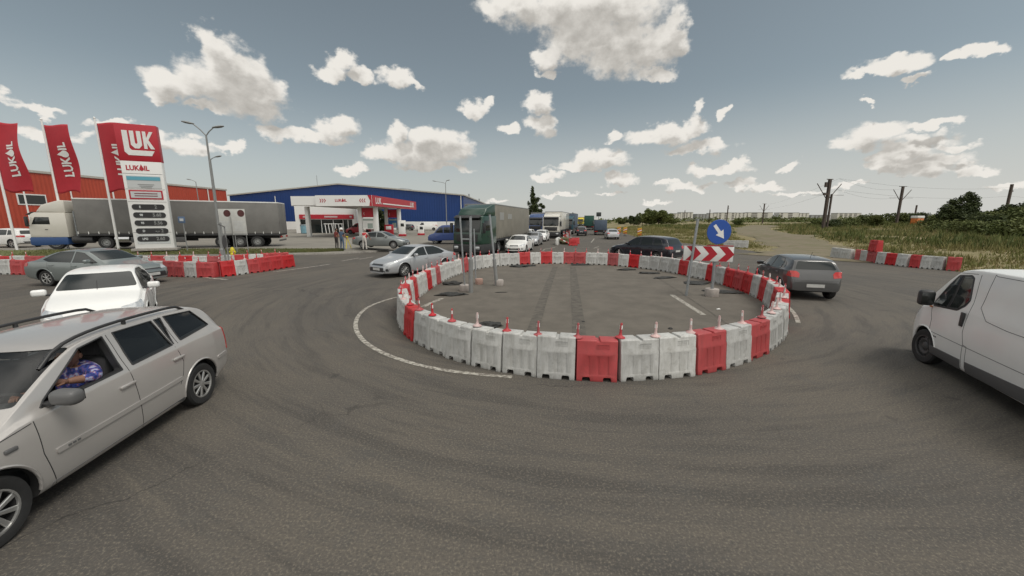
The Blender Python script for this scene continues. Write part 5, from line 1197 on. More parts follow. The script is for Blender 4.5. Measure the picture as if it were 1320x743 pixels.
for k in range(2): face_box('print_line', 0, Hp_-5.16-.18*k, 1.7, .07, mat('maroon_print', (.16, .03, .04), .6), .06, c)
for k, (l_, pr) in enumerate([('E', '    2'), ('98', '5.60'), ('95', '5.56'), ('D', '-.- 2'), ('LPG', '2.60')]):
    z = Hp_-6.22-.64*k
    b = MB(); q = [(1.22*c_/abs(c_) if False else x_, z_) for x_, z_, c_ in [(0, 0, 1)]]
    pts = [(1.0+.22*math.cos(a), z+.22*math.sin(a)) for a in np.linspace(-math.pi/2, math.pi/2, 9)]+[(-1.0+.22*math.cos(a), z+.22*math.sin(a)) for a in np.linspace(math.pi/2, 1.5*math.pi, 9)]
    b.prism(pts, 'y', -Dp/2-.04, -Dp/2+.0); c = b.build('price_plate', M['black'], t, smooth=0)
    lettering(l_, .24, M['palegrey'], c, (-.62, -Dp/2-.045, z), bold=.01); lettering(pr.strip(), .38, M['greypaint'], c, (.55, -Dp/2-.045, z), bold=.01)
face_box('blank_panel', 0, .95, 2.5, .75, M['palegrey'], .02)
for z in (Hp_-3.62, Hp_-4.82, Hp_-5.8, 1.5): face_box('joint', 0, z, Wp-.1, .025, M['greypaint'], .012)

# flags
def flag(px, py, label, hgt=10.0, n=0, yaw=0.):
    x, y = G(px, py, .42); t = thing('flag_pole', label, 'flag', (x, y, .40), 0, 'red flags beside the price sign')
    b = MB(); b.tube([(0, 0, 0), (0, 0, hgt*.5), (0, 0, hgt)], [.085, .075, .055], 10); b.lathe([(.07, hgt), (.08, hgt+.06), (0, hgt+.14)], 8); b.build('pole', M['whiteplain'], t)
    fw, fh = 1.85, 5.1; nx, nz = 18, 34; V = []
    def fp(u, v):
        wave = .16*math.sin(u*4.2+v*3.1+n*1.7)*u+.10*math.sin(v*7+u*2+n)*u
        x_ = .10+u*fw*(.96+.05*math.sin(v*3+n)-.03*math.sin(6*v+n)); z_ = hgt-.25-v*fh*(1+.02*math.sin(u*6+n))-.18*u-.12*math.sin(u*3+n)
        return Vector((x_, wave-.25*u*math.sin(v*2.2+n*.8), z_))
    for j in range(nz+1):
        for i in range(nx+1): V.append(fp(i/nx, j/nz))
    Fc = [(j*(nx+1)+i, j*(nx+1)+i+1, (j+1)*(nx+1)+i+1, (j+1)*(nx+1)+i) for j in range(nz) for i in range(nx)]
    me = raw_mesh('flag_cloth', V, Fc, M['flagred']); me.shade_smooth(); f = link('flag_cloth', me, t); f.rotation_euler = (0, 0, yaw)
    md = f.modifiers.new('s', 'SOLIDIFY'); md.thickness = .012
    # lettering follows the cloth, reading upwards
    cu_parts = []
    for (s_, x0_, al) in (('LUK', -.30, 'RIGHT'), ('IL', .36, 'LEFT')):
        cu = bpy.data.curves.new('txt', 'FONT'); cu.body = s_; cu.size = 1; cu.offset = .03; cu.align_x = al; cu.align_y = 'CENTER'; cu.resolution_u = 2
        o = bpy.data.objects.new('txt', cu); COL.objects.link(o); me = evaluated_mesh(o); bpy.data.objects.remove(o); me.transform(T(x0_, 0, 0)); cu_parts.append(me)
    b = MB(); prof = [(0, .62)]+[(.33*math.cos(a), -.06+.31*math.sin(a)) for a in np.linspace(R(50), R(-230), 16)]; b.poly([(p[0]+.03, p[1], 0) for p in prof]); cu_parts.append(b.mesh('drop', M['signwhite'], 0))
    for me in cu_parts:
        for s in (-1, 1):
            m2 = me.copy(); bt = bmesh.new(); bt.from_mesh(m2); bmesh.ops.triangulate(bt, faces=bt.faces); bmesh.ops.subdivide_edges(bt, edges=bt.edges, cuts=3, use_grid_fill=True); bt.to_mesh(m2); bt.free()
            for v in m2.vertices:
                u = .66-v.co.y*.78/fw*s*-1*-1 if False else .62+(-v.co.y*.80)/fw*1.0; vv = .44-(v.co.x*.80)/fh
                p = fp(u, vv); v.co = p+Vector((0, s*.035, 0))
            m2.materials.clear(); m2.materials.append(M['signwhite']); link('lettering', m2, f)
    return t
M['flagred'] = mat('flag_red', (.40, .018, .03), .7, var=.12, vscale=1.2)
flag(22, 322, 'leftmost red flag with white vertical lettering, cut by the picture edge', n=0, yaw=R(12))
flag(88, 320.5, 'middle red flag with white vertical lettering', n=1.3, yaw=R(8))
flag(153, 321, 'right red flag with white vertical lettering, touching the price sign', n=2.1, yaw=R(10))
for px, py, tx, ty, lab in [(46, 316, 27, 240, 'thin white pole behind the leftmost flags'), (158, 316, 147, 244, 'thin white pole behind the right flag pole')]:
    x, y = G(px, py, .3); o = thing('bare_flagpole', lab, 'pole', (x, y, .3), 0); b = MB(); b.tube([(0, 0, 0), (0, 0, 7.3)], .06, 8); b.build('pole', M['whiteplain'], o); b = MB(); b.lathe([(.06, 7.3), (.08, 7.36), (0, 7.45)], 8); b.build('finial', M['galv'], o)

# lamp posts
def lamp_post(x, y, z, hgt, label, arms, rz=0., scale=1.):
    t = thing('street_lamp', label, 'street lamp', (x, y, z), rz)
    b = MB(); b.tube([(0, 0, 0), (0, 0, hgt*.5), (0, 0, hgt)], [.10, .08, .055], 10); b.lathe([(0, 0), (.16, 0), (.16, .5), (.11, .55)], 10); b.build('pole', M['greypaint'], t)
    for s, L_, r_ in arms:
        b = MB(); b.tube([(0, 0, hgt-.05), (s*L_*.4, 0, hgt+r_*.45), (s*L_, 0, hgt+r_)], .04, 8); a = b.build('arm', M['greypaint'], t)
        b = MB(); b.lathe([(0, -.40), (.08, -.38), (.15, -.1), (.15, .15), (.07, .36), (0, .38)], 12, T(s*(L_+.3), 0, hgt+r_+.05) @ RY(s*R(80)) @ Matrix.Diagonal((.55, 1, 1, 1))); b.build('lamp_head', M['greypaint'], a)
    return t
x, y = G(287, 330, .05); lamp_post(x, y, .05, 8.7, 'double armed street lamp standing right of the price sign', [(-1, .75, .75), (1, .55, .55)], R(12))
x, y = G(297, 317, .3); lamp_post(-33.2, 43.2, .3, 9.0, 'single armed street lamp behind the cream lorry\'s trailer', [(1, .6, .25)], 0)
lamp_post(-57, 70, .3, 9.2, 'street lamp at the red warehouse, only its head above the lorry', [(-1, .9, .35)], 0)
lamp_post(-13.2, 77, .3, 9.6, 'street lamp with two unequal arms in front of the blue warehouse', [(-1, 1.9, .35), (1, .25, .5)], 0)

# ------------------------------------------------------------------ small roadside things
M['flatwhite_'] = mat('weathered_board', (.52, .52, .49), .6, var=.2, vscale=2)
x, y = G(242, 325, .2)
t = thing('small_road_sign', 'small blue square sign on a thin pole in front of the grey trailer', 'traffic sign', (x, y, .2)); b = MB(); b.tube([(0, 0, 0), (0, 0, 2.75)], .035, 8); b.build('pole', M['greypaint'], t)
b = MB(); b.box((-.05, -.05, 2.55), (.55, .02, .5), bevel=.006); pl = b.build('plate', mat('faded_blue', (.08, .13, .22), .5), t); b = MB(); b.box((-.05, -.062, 2.55), (.3, .006, .2)); b.build('pictogram', M['palegrey'], pl, smooth=0)
for i, (px, dx, lab) in enumerate([(289.5, 0, 'left one of two white notice boards with a dark red round print'), (307, 0, 'right one of two white notice boards with a dark red round print')]):
    x, y = G(px+6, 326, .2); t = thing('notice_board', lab, 'notice board', (x, y, .2), R(14), 'white notice boards before the trailer'); t.scale = (.86, .86, .95)
    b = MB(); 
    for s in (-.45, .45): b.tube([(s, .04, 0), (s, .04, 3.55)], .035, 8)
    b.build('posts', M['greypaint'], t); b = MB(); b.box((0, 0, 2.5), (1.12, .03, 2.1), bevel=.005); pl = b.build('panel', M['flatwhite_'], t)
    b = MB(); b.lathe([(.27, 0), (.28, .006), (0, .007)], 24, T(.24, -.016, 3.2) @ RX(R(90))); b.build('round_print', mat('maroon_print', (.10, .025, .025), .5, var=.5, vscale=9), pl)
    for k in range(7): b = MB(); b.box((-.02-.02*(k % 3), -.018, 2.52-k*.115), (.85-.12*(k % 3), .006, .035)); b.build('print_line', M['palegrey'], pl, smooth=0)
    b = MB(); b.box((0, -.018, 1.52), (1.0, .008, .10)); b.build('grey_footer', M['greypaint'], pl, smooth=0)
x, y = G(292.5, 348, 0)
t = thing('traffic_sign', 'dark back of a round sign turned edgeways in the left island', 'traffic sign', (x, y, 0), R(112)); b = MB(); b.tube([(0, 0, 0), (0, 0, 2.6)], .04, 8); b.build('pole', M['greypaint'], t)
b = MB(); b.lathe([(0, -.012), (.36, -.012), (.37, 0), (.36, .012), (0, .012)], 28, T(0, -.06, 1.55) @ RX(R(90))); b.build('disc', mat('dark_sign_back', (.06, .06, .06), .6), t)
b = MB(); b.tube([(-.5, 0, 2.55), (.6, 0, 2.35)], .03, 6); b.tube([(.55, 0, 0), (.55, 0, 2.4)], .035, 8); b.build('frame', M['greypaint'], t)
x, y = G(302, 341, 0); t = thing('hydrant', 'yellow hydrant post standing in the left island', 'hydrant', (x, y, 0)); b = MB(); b.lathe([(0, 0), (.16, 0), (.16, .06), (.10, .1), (.10, .55), (.14, .58), (.14, .66), (.10, .7), (.12, .95), (.07, 1.05), (0, 1.08)], 16); b.build('body', M['yellow'], t)
for s in (1, -1): b = MB(); b.lathe([(0, 0), (.07, 0), (.07, .09), (0, .1)], 10, T(s*.08, 0, .78) @ RY(s*R(90))); b.build('outlet', M['yellow'], t)
# marker boards beyond the silver saloon
for i, (px, py) in enumerate([(797.5, 303.5), (805.5, 304.5), (824, 307)]):
    x, y = G(px, py); t = thing('marker_board', ['orange and white striped marker board directly right of the silver saloon', 'middle one of three orange marker boards by the meadow', 'right one of three orange marker boards, above the black suv'][i], 'marker board', (x, y, .0), R(-15), 'marker boards at the meadow edge')
    b = MB(); b.box((0, 0, .95), (.62, .03, 1.1), bevel=.01); pl = b.build('board', M['orange'], t); b = MB(); b.box((0, .03, .25), (.06, .05, .5)); b.box((0, .0, .04), (.6, .35, .08)); b.build('stand', M['black'], t)
    for k in range(3): b = MB(); z = .55+k*.34; b.prism([(-.30, z), (.30, z+.24), (.30, z+.36), (-.30, z+.12)], 'y', -.022, -.014); b.build('stripe', M['signwhite'] if k % 2 else M['yellow'], pl, smooth=0)
# earth heap with weeds and a fallen striped bar at the head of the median
from mathutils import noise as NZ
x, y = G(729, 314.5); lump(729, 314.5, .9, 1.6, .55, .2, 'heap of earth with weeds between the barriers at the head of the median', mat('earth_heap', (.12, .085, .05), .95, var=.4, vscale=5, col2=(.06, .075, .025)), 31, 'earth heap', 'earth_heap')
x, y = G(727.5, 316); t = thing('striped_bar', 'fallen red and white striped bar lying against the median heap', 'barrier bar', (x, y, 0), R(-50))
for k in range(5): b = MB(); b.tube([(-.9+k*.36, 0, .75-k*.13), (-.9+(k+1)*.36, 0, .75-(k+1)*.13)], .055, 8); b.build('section', M['red'] if k % 2 else M['signwhite'], t)
for i, (px, py, tx) in enumerate([(726.5, 311.5, 0), (730.5, 309.5, 0)]):
    x, y = G(px, py); t = thing('delineator_post', f'{["first", "second"][i]} slim red and white delineator post behind the median heap', 'delineator', (x, y, 0), 0)
    b = MB(); b.lathe([(0, 0), (.16, 0), (.16, .05), (.05, .08), (.05, 1.25), (.0, 1.28)], 12); p_ = b.build('post', M['red'], t)
    for z in (.5, .9): b = MB(); b.lathe([(.052, z), (.054, z+.01), (.054, z+.16), (.052, z+.17)], 12); b.build('white_band', M['signwhite'], p_)
t = thing('road_sign', 'dark rectangular road sign on a pole far down the road above the small lorry', 'traffic sign', (24.5, 108, 0), R(-12)); b = MB(); b.tube([(0, .06, 0), (0, .06, 4.9)], .07, 8); b.build('pole', M['greypaint'], t); b = MB(); b.box((0, 0, 4.25), (1.35, .04, 1.15), bevel=.02); b.build('board', mat('dark_sign', (.03, .035, .035), .5), t)
t = thing('traffic_pole', 'short dark traffic light far above the yellow lorry', 'traffic light', (23.8, 150, 0)); b = MB(); b.tube([(0, 0, 0), (0, 0, 4.4)], .07, 8); b.build('pole', M['greypaint'], t); b = MB(); b.box((0, -.05, 4.9), (.45, .4, 1.3), bevel=.05); hb = b.build('signal_head', M['black'], t)
for k in range(3): b = MB(); b.lathe([(0, 0), (.13, 0), (.13, .1), (.11, .1), (.11, .02), (0, .02)], 12, T(0, -.25, 4.5+.4*k) @ RX(R(90))); b.build('lens', M['blackplastic'], hb)

# ------------------------------------------------------------------ catenary masts along the railway
def mast(px, py_top, dist_t, label, hgt, kind=0, lean=0.):
    u = px-660; yv = dist_t*484; x = u*dist_t; z = float(field_z(x, yv)) if kind >= 0 else 0
    t = thing('catenary_mast', label, 'railway mast', (x, yv, z), R(8))
    b = MB(); b.prism([(-.22, -.2), (.22, -.2), (.22, .2), (-.22, .2)], 'z', 0, hgt); b.build('mast', M['rust'], t)
    if kind in (1, 2):
        for s in ((1, -1) if kind == 1 else (1, -1)):
            b = MB(); b.tube([(s*.2, 0, hgt*.62), (s*2.6, 0, hgt*.92)], .07, 6); b.tube([(s*.2, 0, hgt*.70), (s*3.4, 0, hgt*.70)], .035, 6); b.build('bracket', M['rust'], t)
        b = MB(); b.box((0, 0, hgt+.05), (2.2 if kind == 1 else 1.3, .14, .12)); b.build('cross_arm', M['rust'], t)
    if kind == 2:
        b = MB(); b.prism([(.7, -.12), (.95, -.12), (.95, .12), (.7, .12)], 'z', 0, hgt*.72); b.build('side_mast', M['rust'], t)
        b = MB(); b.box((-.55, 0, hgt*.72), (.8, .3, .4)); b.box((-.75, 0, hgt*.9), (.3, .3, .9)); b.build('equipment_box', M['rust'], t)
    if kind == 3:
        b = MB(); b.box((.25, 0, hgt-1.6), (.7, .3, .25)); b.build('bracket', M['rust'], t)
    return t
M['rust'] = mat('weathered_steel', (.075, .055, .045), .8, var=.4, vscale=2)
mast(1056, 236, .150, 'tall dark catenary mast with a cross arm and equipment box above the dirt track', 9.4, 2)
mast(1148.5, 248, .196, 'catenary mast with two slanting brackets right of the taller one', 9.0, 1)
mast(1284, 244, .19, 'leaning catenary mast at the far right above the bushes', 9.3, 3)
mast(978, 264, .40, 'thin far catenary mast with one bracket right of the blue sign', 9.8, 1)
mast(932.5, 265, .46, 'far catenary mast just right of the blue sign\'s top', 10.0, 3)
mast(910, 270, .62, 'far catenary mast just left of the blue sign\'s top', 10.0, 3)
mast(878.5, 271, .68, 'farthest catenary mast in front of the leftmost white block', 10.0, 3)
mast(1170, 267, .33, 'short distant catenary mast above the orange cabinet', 8.0, 0)
b = MB()
pts = [(-260, 300), (0, 260)]
def ctop(px, tt, z): return Vector(((px-660)*tt, tt*484, z))
for (a_, b_) in [((1150, .196), (1067, .150)), ((1067, .150), (1284, .19)), ((1284, .19), (1500, .2)), ((978, .40), (1067, .150))]:
    for z, o in ((10.3, 0), (8.3, 1.5)):
        A_ = ctop(a_[0], a_[1], z); B_ = ctop(b_[0], b_[1], z); P = [A_.lerp(B_, k/8)-Vector((0, 0, 1.0*(1-(k/4-1)**2))) for k in range(9)]; b.tube(P, .012, 4)
tag(b.build('overhead_wires', M['black'], None, smooth=0), 'thin overhead railway wires hanging between the catenary masts', 'wires')

# far blocks of flats
M['flatwhite'] = mat('pale_render', (.56, .55, .50), .8, var=.12, vscale=.05)
M['flatgrey'] = mat('grey_render', (.30, .31, .31), .8, var=.15, vscale=.05)
M['balcony'] = mat('shaded_balcony', (.16, .155, .145), .8)
FT = 1.35
def block(px0, px1, ytop, label, m, cols, t_=FT, winrows=5):
    x0, x1 = (px0-660)*t_, (px1-660)*t_; yv = t_*484; hgt = 2.75+(283.5-ytop)*t_; z0 = .5
    t = thing('apartment_block', label, 'apartment block', (x0, yv, z0), 0, 'white apartment blocks on the horizon'); Wd = x1-x0
    b = MB(); b.box((Wd/2, 7, hgt/2), (Wd, 14, hgt)); b.build('wall', m, t, smooth=0)
    b = MB(); b.box((Wd/2, 7, hgt+.3), (Wd+.4, 14.4, .6)); b.build('roof_edge', M['flatgrey'], t, smooth=0)
    for c in cols:
        for r_ in range(winrows):
            b = MB(); b.box((Wd*c, -.15, hgt*(r_+.55)/winrows), (Wd*.11, .4, hgt/winrows*.55)); b.build('window', M['balcony'], t, smooth=0)
for args in [(863.5, 873, 276.2, 'leftmost low white block on the horizon above the black suv', M['flatwhite'], (.3, .7)), (873.5, 889, 274.8, 'white block behind the farthest catenary mast', M['flatwhite'], (.2, .5, .8)), (894, 909, 277, 'low grey white block left of the blue sign', M['flatgrey'], (.25, .5, .75)),
             (911, 919, 275.8, 'white block showing just above the blue sign', M['flatwhite'], (.5,)), (920, 943, 275.2, 'long white block directly right of the blue sign', M['flatwhite'], (.15, .45, .85)), (944, 957, 275.4, 'white block between two longer ones right of the blue sign', M['flatwhite'], (.3, .7)),
             (958.5, 990, 275, 'longest white block with a far mast in front of it', M['flatwhite'], (.2, .32, .62, .74)), (991, 998, 278, 'small grey block beside the longest white one', M['flatgrey'], (.5,)), (998.5, 1023, 275.2, 'white block left of the dirt track\'s top', M['flatwhite'], (.12, .5, .62)), (1024, 1036, 275.8, 'white block at the right end of the main group', M['flatwhite'], (.3, .7)),
             (1039, 1063, 278.2, 'low grey building left of the tall dark mast', M['flatgrey'], (.2, .4, .6, .8)), (1072, 1102, 275.8, 'white building right of the tall dark mast', M['flatwhite'], (.15, .35, .55, .75))]:
    block(*args)
x_, y_ = (1174-660)*.165, .165*484
t = thing('orange_cabinet', 'orange cabinet with a white top standing among the weeds', 'cabinet', (x_, y_, float(field_z(x_, y_))-.2), R(10)); b = MB(); b.box((0, 0, .8), (1.7, 1.2, 1.6), bevel=.06); b.build('body', M['orange'], t); b = MB(); b.box((0, 0, 1.85), (1.8, 1.3, .5), bevel=.08); b.build('top', M['white'], t)

# ------------------------------------------------------------------ vegetation
def leaf_cloud(name, blobs, n, size, m, parent=None, seed=0, flat=.6, shell=.55, loc=None):
    """leaf-sized faces scattered through a set of ellipsoids"""
    r = np.random.default_rng(seed); blobs = np.array(blobs, float); vol = blobs[:, 3]*blobs[:, 4]*blobs[:, 5]; p = vol**.8; p /= p.sum()
    k = r.choice(len(blobs), n, p=p); d = r.normal(size=(n, 3)); d /= np.linalg.norm(d, axis=1)[:, None]
    rad = r.uniform(shell, 1.08, n)**.8; rad *= 1+.16*np.sin(d[:, 0]*6+k)*np.cos(d[:, 2]*5+k*2)
    c = blobs[k, :3]+d*blobs[k, 3:]*rad[:, None]
    a = r.normal(size=(n, 3))*[1, 1, flat]; a /= np.linalg.norm(a, axis=1)[:, None]; b_ = np.cross(a, r.normal(size=(n, 3))); b_ /= np.linalg.norm(b_, axis=1)[:, None]
    s = size*r.uniform(.5, 1.3, n)[:, None]
    V = np.stack([c-a*s, c+b_*s*.55, c+a*s, c-b_*s*.55], 1).reshape(-1, 3); Fc = np.arange(4*n).reshape(-1, 4)
    return link(name, raw_mesh(name, V, Fc, m), parent, loc)
def clumps(r, cx, cy, z0, z1, w, n):
    out = []
    for _ in range(n):
        z = z0+(z1-z0)*r.random()**.8; f = (1-((z-z0)/(z1-z0)-.35)**2*1.1); a = r.random()*6.28; q = w*max(.15, f)*r.random()**.5
        s = w*(.22+.22*r.random()); out.append((cx+q*math.cos(a), cy+q*math.sin(a), z, s, s, s*.8))
    return out
def bush(x, y, hgt, w, label, m, seed, group=None, dens=1., trunk=True, name='bush', cat='bush', z=None):
    z = float(field_z(x, y)) if z is None else z
    r = random.Random(seed); t = thing(name, label, cat, (x, y, z-.1), 0, group)
    n = int(min(9000, 900*dens*max(1, hgt)))
    leaf_cloud('crown', clumps(r, 0, 0, hgt*.22, hgt*.92, w, 16), n, .055*hgt+.05, m, t, seed)
    if trunk:
        b = MB()
        for k in range(4): a = r.random()*6.28; b.tube([(0, 0, 0), (.1*w*math.cos(a), .1*w*math.sin(a), hgt*.3), (.45*w*math.cos(a), .45*w*math.sin(a), hgt*.65)], [.05*hgt*.5, .03*hgt*.5, .01*hgt*.5], 6)
        b.build('trunk', M['bark'], t)
    return t
# poplar-like tree behind the queue
t = thing('poplar_tree', 'slim dark green tree rising behind the blue lorry', 'tree', (5.0, 88, 0)); r = random.Random(3)
b = MB(); b.tube([(0, 0, 0), (.1, 0, 4), (0, 0, 8.5), (-.2, 0, 10.2)], [.22, .16, .07, .02], 8); 
for k in range(10): a = r.random()*6.28; z = 1.5+k*.75; b.tube([(0, 0, z), (1.2*math.cos(a)*(1-k*.07), 1.2*math.sin(a)*(1-k*.07), z+1.2)], [.07, .015], 5)
b.build('trunk', M['bark'], t)
bl = [(-.35, 0, 9.4, .38, .4, .9), (-.3, 0, 8.2, .6, .6, .9), (.1, 0, 7.0, .9, .8, .9), (.9, 0, 7.4, .5, .5, .5), (0, 0, 5.6, 1.1, 1, 1), (1.5, 0, 6.1, .5, .5, .4), (-1.2, 0, 6.4, .35, .4, .5), (2.1, 0, 5.6, .55, .5, .45), (1.3, 0, 4.7, .7, .6, .6), (-.9, 0, 5.0, .5, .5, .7), (.2, 0, 4, 1.4, 1.2, 1), (0, 0, 2.6, 1.2, 1.2, 1)]
leaf_cloud('crown', bl, 5200, .20, M['leafdark'], t, 5, shell=.2)
t = thing('conifer', 'dark conical thuja in front of the red warehouse left of the cream lorry', 'tree', (-44.2, 37.5, .3)); b = MB(); b.tube([(0, 0, 0), (0, 0, 2)], [.12, .03], 6); b.build('trunk', M['bark'], t)
leaf_cloud('crown', [(0, 0, .8, .95, .95, .8), (0, 0, 1.6, .75, .75, .8), (0, 0, 2.4, .45, .45, .6), (0, 0, 2.9, .2, .2, .4)], 3000, .12, M['leafdark'], t, 8, shell=.5)
t = thing('bush', 'dark green shrub between the shop and the canopy columns', 'bush', (-25.3, 73, .3)); b = MB(); b.tube([(0, 0, 0), (0, 0, 3)], [.12, .03], 6); b.build('trunk', M['bark'], t)
leaf_cloud('crown', [(0, 0, 1.2, 1.3, 1, 1.2), (.2, 0, 2.6, 1.1, .9, 1.2), (0, 0, 3.7, .8, .8, .8)], 2600, .2, M['leafdark'], t, 9, shell=.4)
def at(px, t_): return ((px-660)*t_, t_*484)
# tree and thickets at the right
x, y = at(1228, .135); t = thing('tree', 'dark broad tree with separate rounded crowns at the right, above the meadow', 'tree', (x, y, float(field_z(x, y)))); r = random.Random(5); b = MB()
for k, (dx, hh) in enumerate(((-2.2, 4), (-.6, 5.2), (.7, 5.6), (2.0, 5), (0, 4.2))): b.tube([(0, 0, 0), (dx*.4, .2*k-.4, hh*.45), (dx, .3*k-.6, hh*.9)], [.20, .12, .03], 7)
b.build('trunk', M['bark'], t)
leaf_cloud('crown', [(-2.6, 0, 3.3, .9, .9, .8), (-1.4, .2, 4.3, .8, .8, .75), (-.3, 0, 4.9, .55, .6, .7), (.5, -.2, 5.6, .62, .6, .6), (1.5, 0, 4.7, .95, .9, 1.0), (2.2, .2, 3.8, .8, .8, .8), (.4, 0, 3.4, 1.5, 1.2, .9), (-1, 0, 2.4, 2.0, 1.5, 1.0), (1.6, 0, 2.2, 1.6, 1.4, 1.2), (-3.3, 0, 2.3, .7, .8, .7)], 9000, .17, M['leafdark'], t, 6, shell=.3)
BL = [(1196, .15, 2.0, 2.0, 'leaf'), (1213, .14, 2.2, 2.2, 'leaf'), (1248, .13, 2.3, 2.4, 'leafdark'), (1262, .125, 2.3, 2.4, 'leaf'), (1277, .12, 2.4, 2.4, 'leaflight'), (1292, .125, 2.9, 2.6, 'leaf'), (1306, .12, 3.2, 2.8, 'leafdark'), (1322, .115, 3.5, 2.8, 'leaf'), (1342, .11, 3.5, 2.8, 'leaf'),
      (1125, .165, 2.7, 1.6, 'leaflight'), (1086, .17, 1.9, 2.4, 'leaf'), (1104, .18, 2.2, 2.4, 'leaf'), (1146, .20, 2.5, 2.6, 'leaf'), (1163, .20, 2.6, 2.4, 'leaf'), (1180, .18, 2.6, 2.4, 'leafdark'), (1066, .17, 2.0, 1.8, 'leafdark'), (1046, .19, 1.7, 2.4, 'leaf'), (949, .24, 2.3, 1.6, 'leaf'),
      (1232, .10, 1.5, 2.0, 'leaflight'), (1262, .095, 1.7, 2.0, 'leaflight'), (1290, .09, 1.9, 2.2, 'leaf'), (1316, .085, 2.0, 2.2, 'leaflight'), (1216, .105, 1.3, 1.8, 'leaf'), (1302, .11, 2.6, 2.4, 'leaf'), (1272, .11, 2.4, 2.4, 'leafdark'),
      (835, .34, 6.0, 4.5, 'leaf'), (846, .33, 5.4, 4, 'leaf'), (826, .36, 4.5, 3.6, 'leaf'), (815, .30, 3.6, 2.2, 'leafdark'), (811, .36, 3.5, 2.5, 'leafdark'), (858, .38, 4.4, 4, 'leaf'), (800, .40, 3.8, 3.6, 'leaflight')]
KN = {'leaf': 'green', 'leafdark': 'dark green', 'leaflight': 'pale green'}
for i, (px, t_, h_, w_, mm) in enumerate(BL):
    x, y = at(px, t_)
    where = 'in the thicket at the right picture edge behind the meadow' if px > 1190 and t_ > .106 else 'low in the meadow at the right picture edge' if px > 1190 else 'among the railway masts at the meadow\'s rear' if px > 900 else 'in the clump left of the far white blocks'
    bush(x, y, h_, w_, f'{KN[mm]} bush {where}', M[mm], 40+i, f'{KN[mm]} bushes {where}', dens=1.0)
# far wood and hedge beyond the meadow
r = random.Random(11); bl = []
for k in range(420):
    px = r.uniform(750, 1900); t_ = r.uniform(.5, .95); x, y = at(px, t_); s = r.uniform(2.2, 5.2)*(1.0 if px > 870 else .8)
    bl.append((x, y, s*.35, s*1.3, s*1.3, s*.8))
for k in range(160):
    px = r.uniform(-900, 760); t_ = r.uniform(.7, 1.3)+.5; x, y = at(px, t_); s = r.uniform(3, 6); bl.append((x, y, s*.4, s*1.4, s*1.4, s*.9))
tag(leaf_cloud('far_wood', bl, 52000, .95, M['leaf'], None, 12, shell=.5), 'line of far trees and hedges along the horizon', 'trees', kind='stuff')
# weeds and grass of the meadow
def blades(name, n, yr, dr, hr, wr, m, seed, dmin=.3, lean=.35, clear=True, dense=None):
    g = np.random.default_rng(seed); y = yr[0]+(yr[1]-yr[0])*g.random(n)**1.25; d = dr[0]+(dr[1]-dr[0])*g.random(n)**1.5
    ex = np.interp(y, [e[0] for e in EDGE], [e[1] for e in EDGE]); x = ex+d
    td = track_dist(x, y); cl = np.sin(x*.55+1.3*np.sin(y*.21))*np.cos(y*.47+np.sin(x*.3)); keep = (td > g.uniform(-.6, 1.0, n)) & (cl > g.uniform(-1.3, .5, n))
    x, y, d, cl, td = x[keep], y[keep], d[keep], cl[keep], td[keep]; n = len(x); z = field_z(x, y)-.03
    k = 5; hh = g.uniform(*hr, n)*(.35+.65*np.clip(d/9, 0, 1))*(.75+.35*cl)*np.clip(.35+.3*td, .3, 1)
    V = np.zeros((n, k, 3, 3)); 
    for j in range(k):
        a = g.uniform(0, 6.283, n); wd = g.uniform(*wr, n); ox, oy = g.normal(0, .16, n), g.normal(0, .16, n); la = g.uniform(0, 6.283, n); ln = hh*g.uniform(.05, lean, n)*1.4
        bx, by = x+ox, y+oy; hj = hh*g.uniform(.55, 1.1, n)
        V[:, j, 0] = np.stack([bx-np.cos(a)*wd, by-np.sin(a)*wd, z], 1); V[:, j, 1] = np.stack([bx+np.cos(a)*wd, by+np.sin(a)*wd, z], 1); V[:, j, 2] = np.stack([bx+np.cos(la)*ln, by+np.sin(la)*ln, z+hj], 1)
    return tag(link(name, raw_mesh(name, V.reshape(-1, 3), np.arange(n*k*3).reshape(-1, 3), m)), None, None, None, 'stuff')
o = blades('meadow_weeds', 42000, (6, 130), (.6, 85), (.25, .85), (.03, .07), M['weed'], 21); tag(o, 'tall green weeds covering the meadow right of the road', 'weeds')
o = blades('dry_grass', 20000, (6, 110), (.2, 55), (.25, .8), (.02, .05), M['drygrass'], 22); tag(o, 'yellowish dry grass along the meadow\'s road edge', 'grass')
o = blades('dark_weeds', 8000, (18, 140), (14, 95), (.5, 1.2), (.05, .11), M['leaf'], 23); tag(o, 'dark taller weeds in patches over the meadow', 'weeds')
g = np.random.default_rng(31); n = 16000; f = g.random(n); px = np.interp(f, [0, .12, .3, .5, .8, 1], [p[0] for p in GF[1:]]); q = g.random(n)
fy0 = np.interp(px, [p[0] for p in GF], [p[1] for p in GF]); fy1 = np.interp(px, [p[0] for p in GB], [p[1] for p in GB]); yv = fy0+(fy1-fy0)*q; zz = .16+(.27-.15*np.clip((px+38)/18, 0, 1))*q; hh = g.uniform(.05, .16, n); a = g.uniform(0, 6.28, n)
V = np.stack([np.stack([px-.02*np.cos(a), yv-.02*np.sin(a), zz-.01], 1), np.stack([px+.02*np.cos(a), yv+.02*np.sin(a), zz-.01], 1), np.stack([px+g.normal(0, .04, n), yv+g.normal(0, .04, n), zz+hh], 1)], 1)
tag(link('verge_blades', raw_mesh('verge_blades', V.reshape(-1, 3), np.arange(3*n).reshape(-1, 3), M['lawn'])), 'short grass on the verge below the price sign', 'grass', kind='stuff')

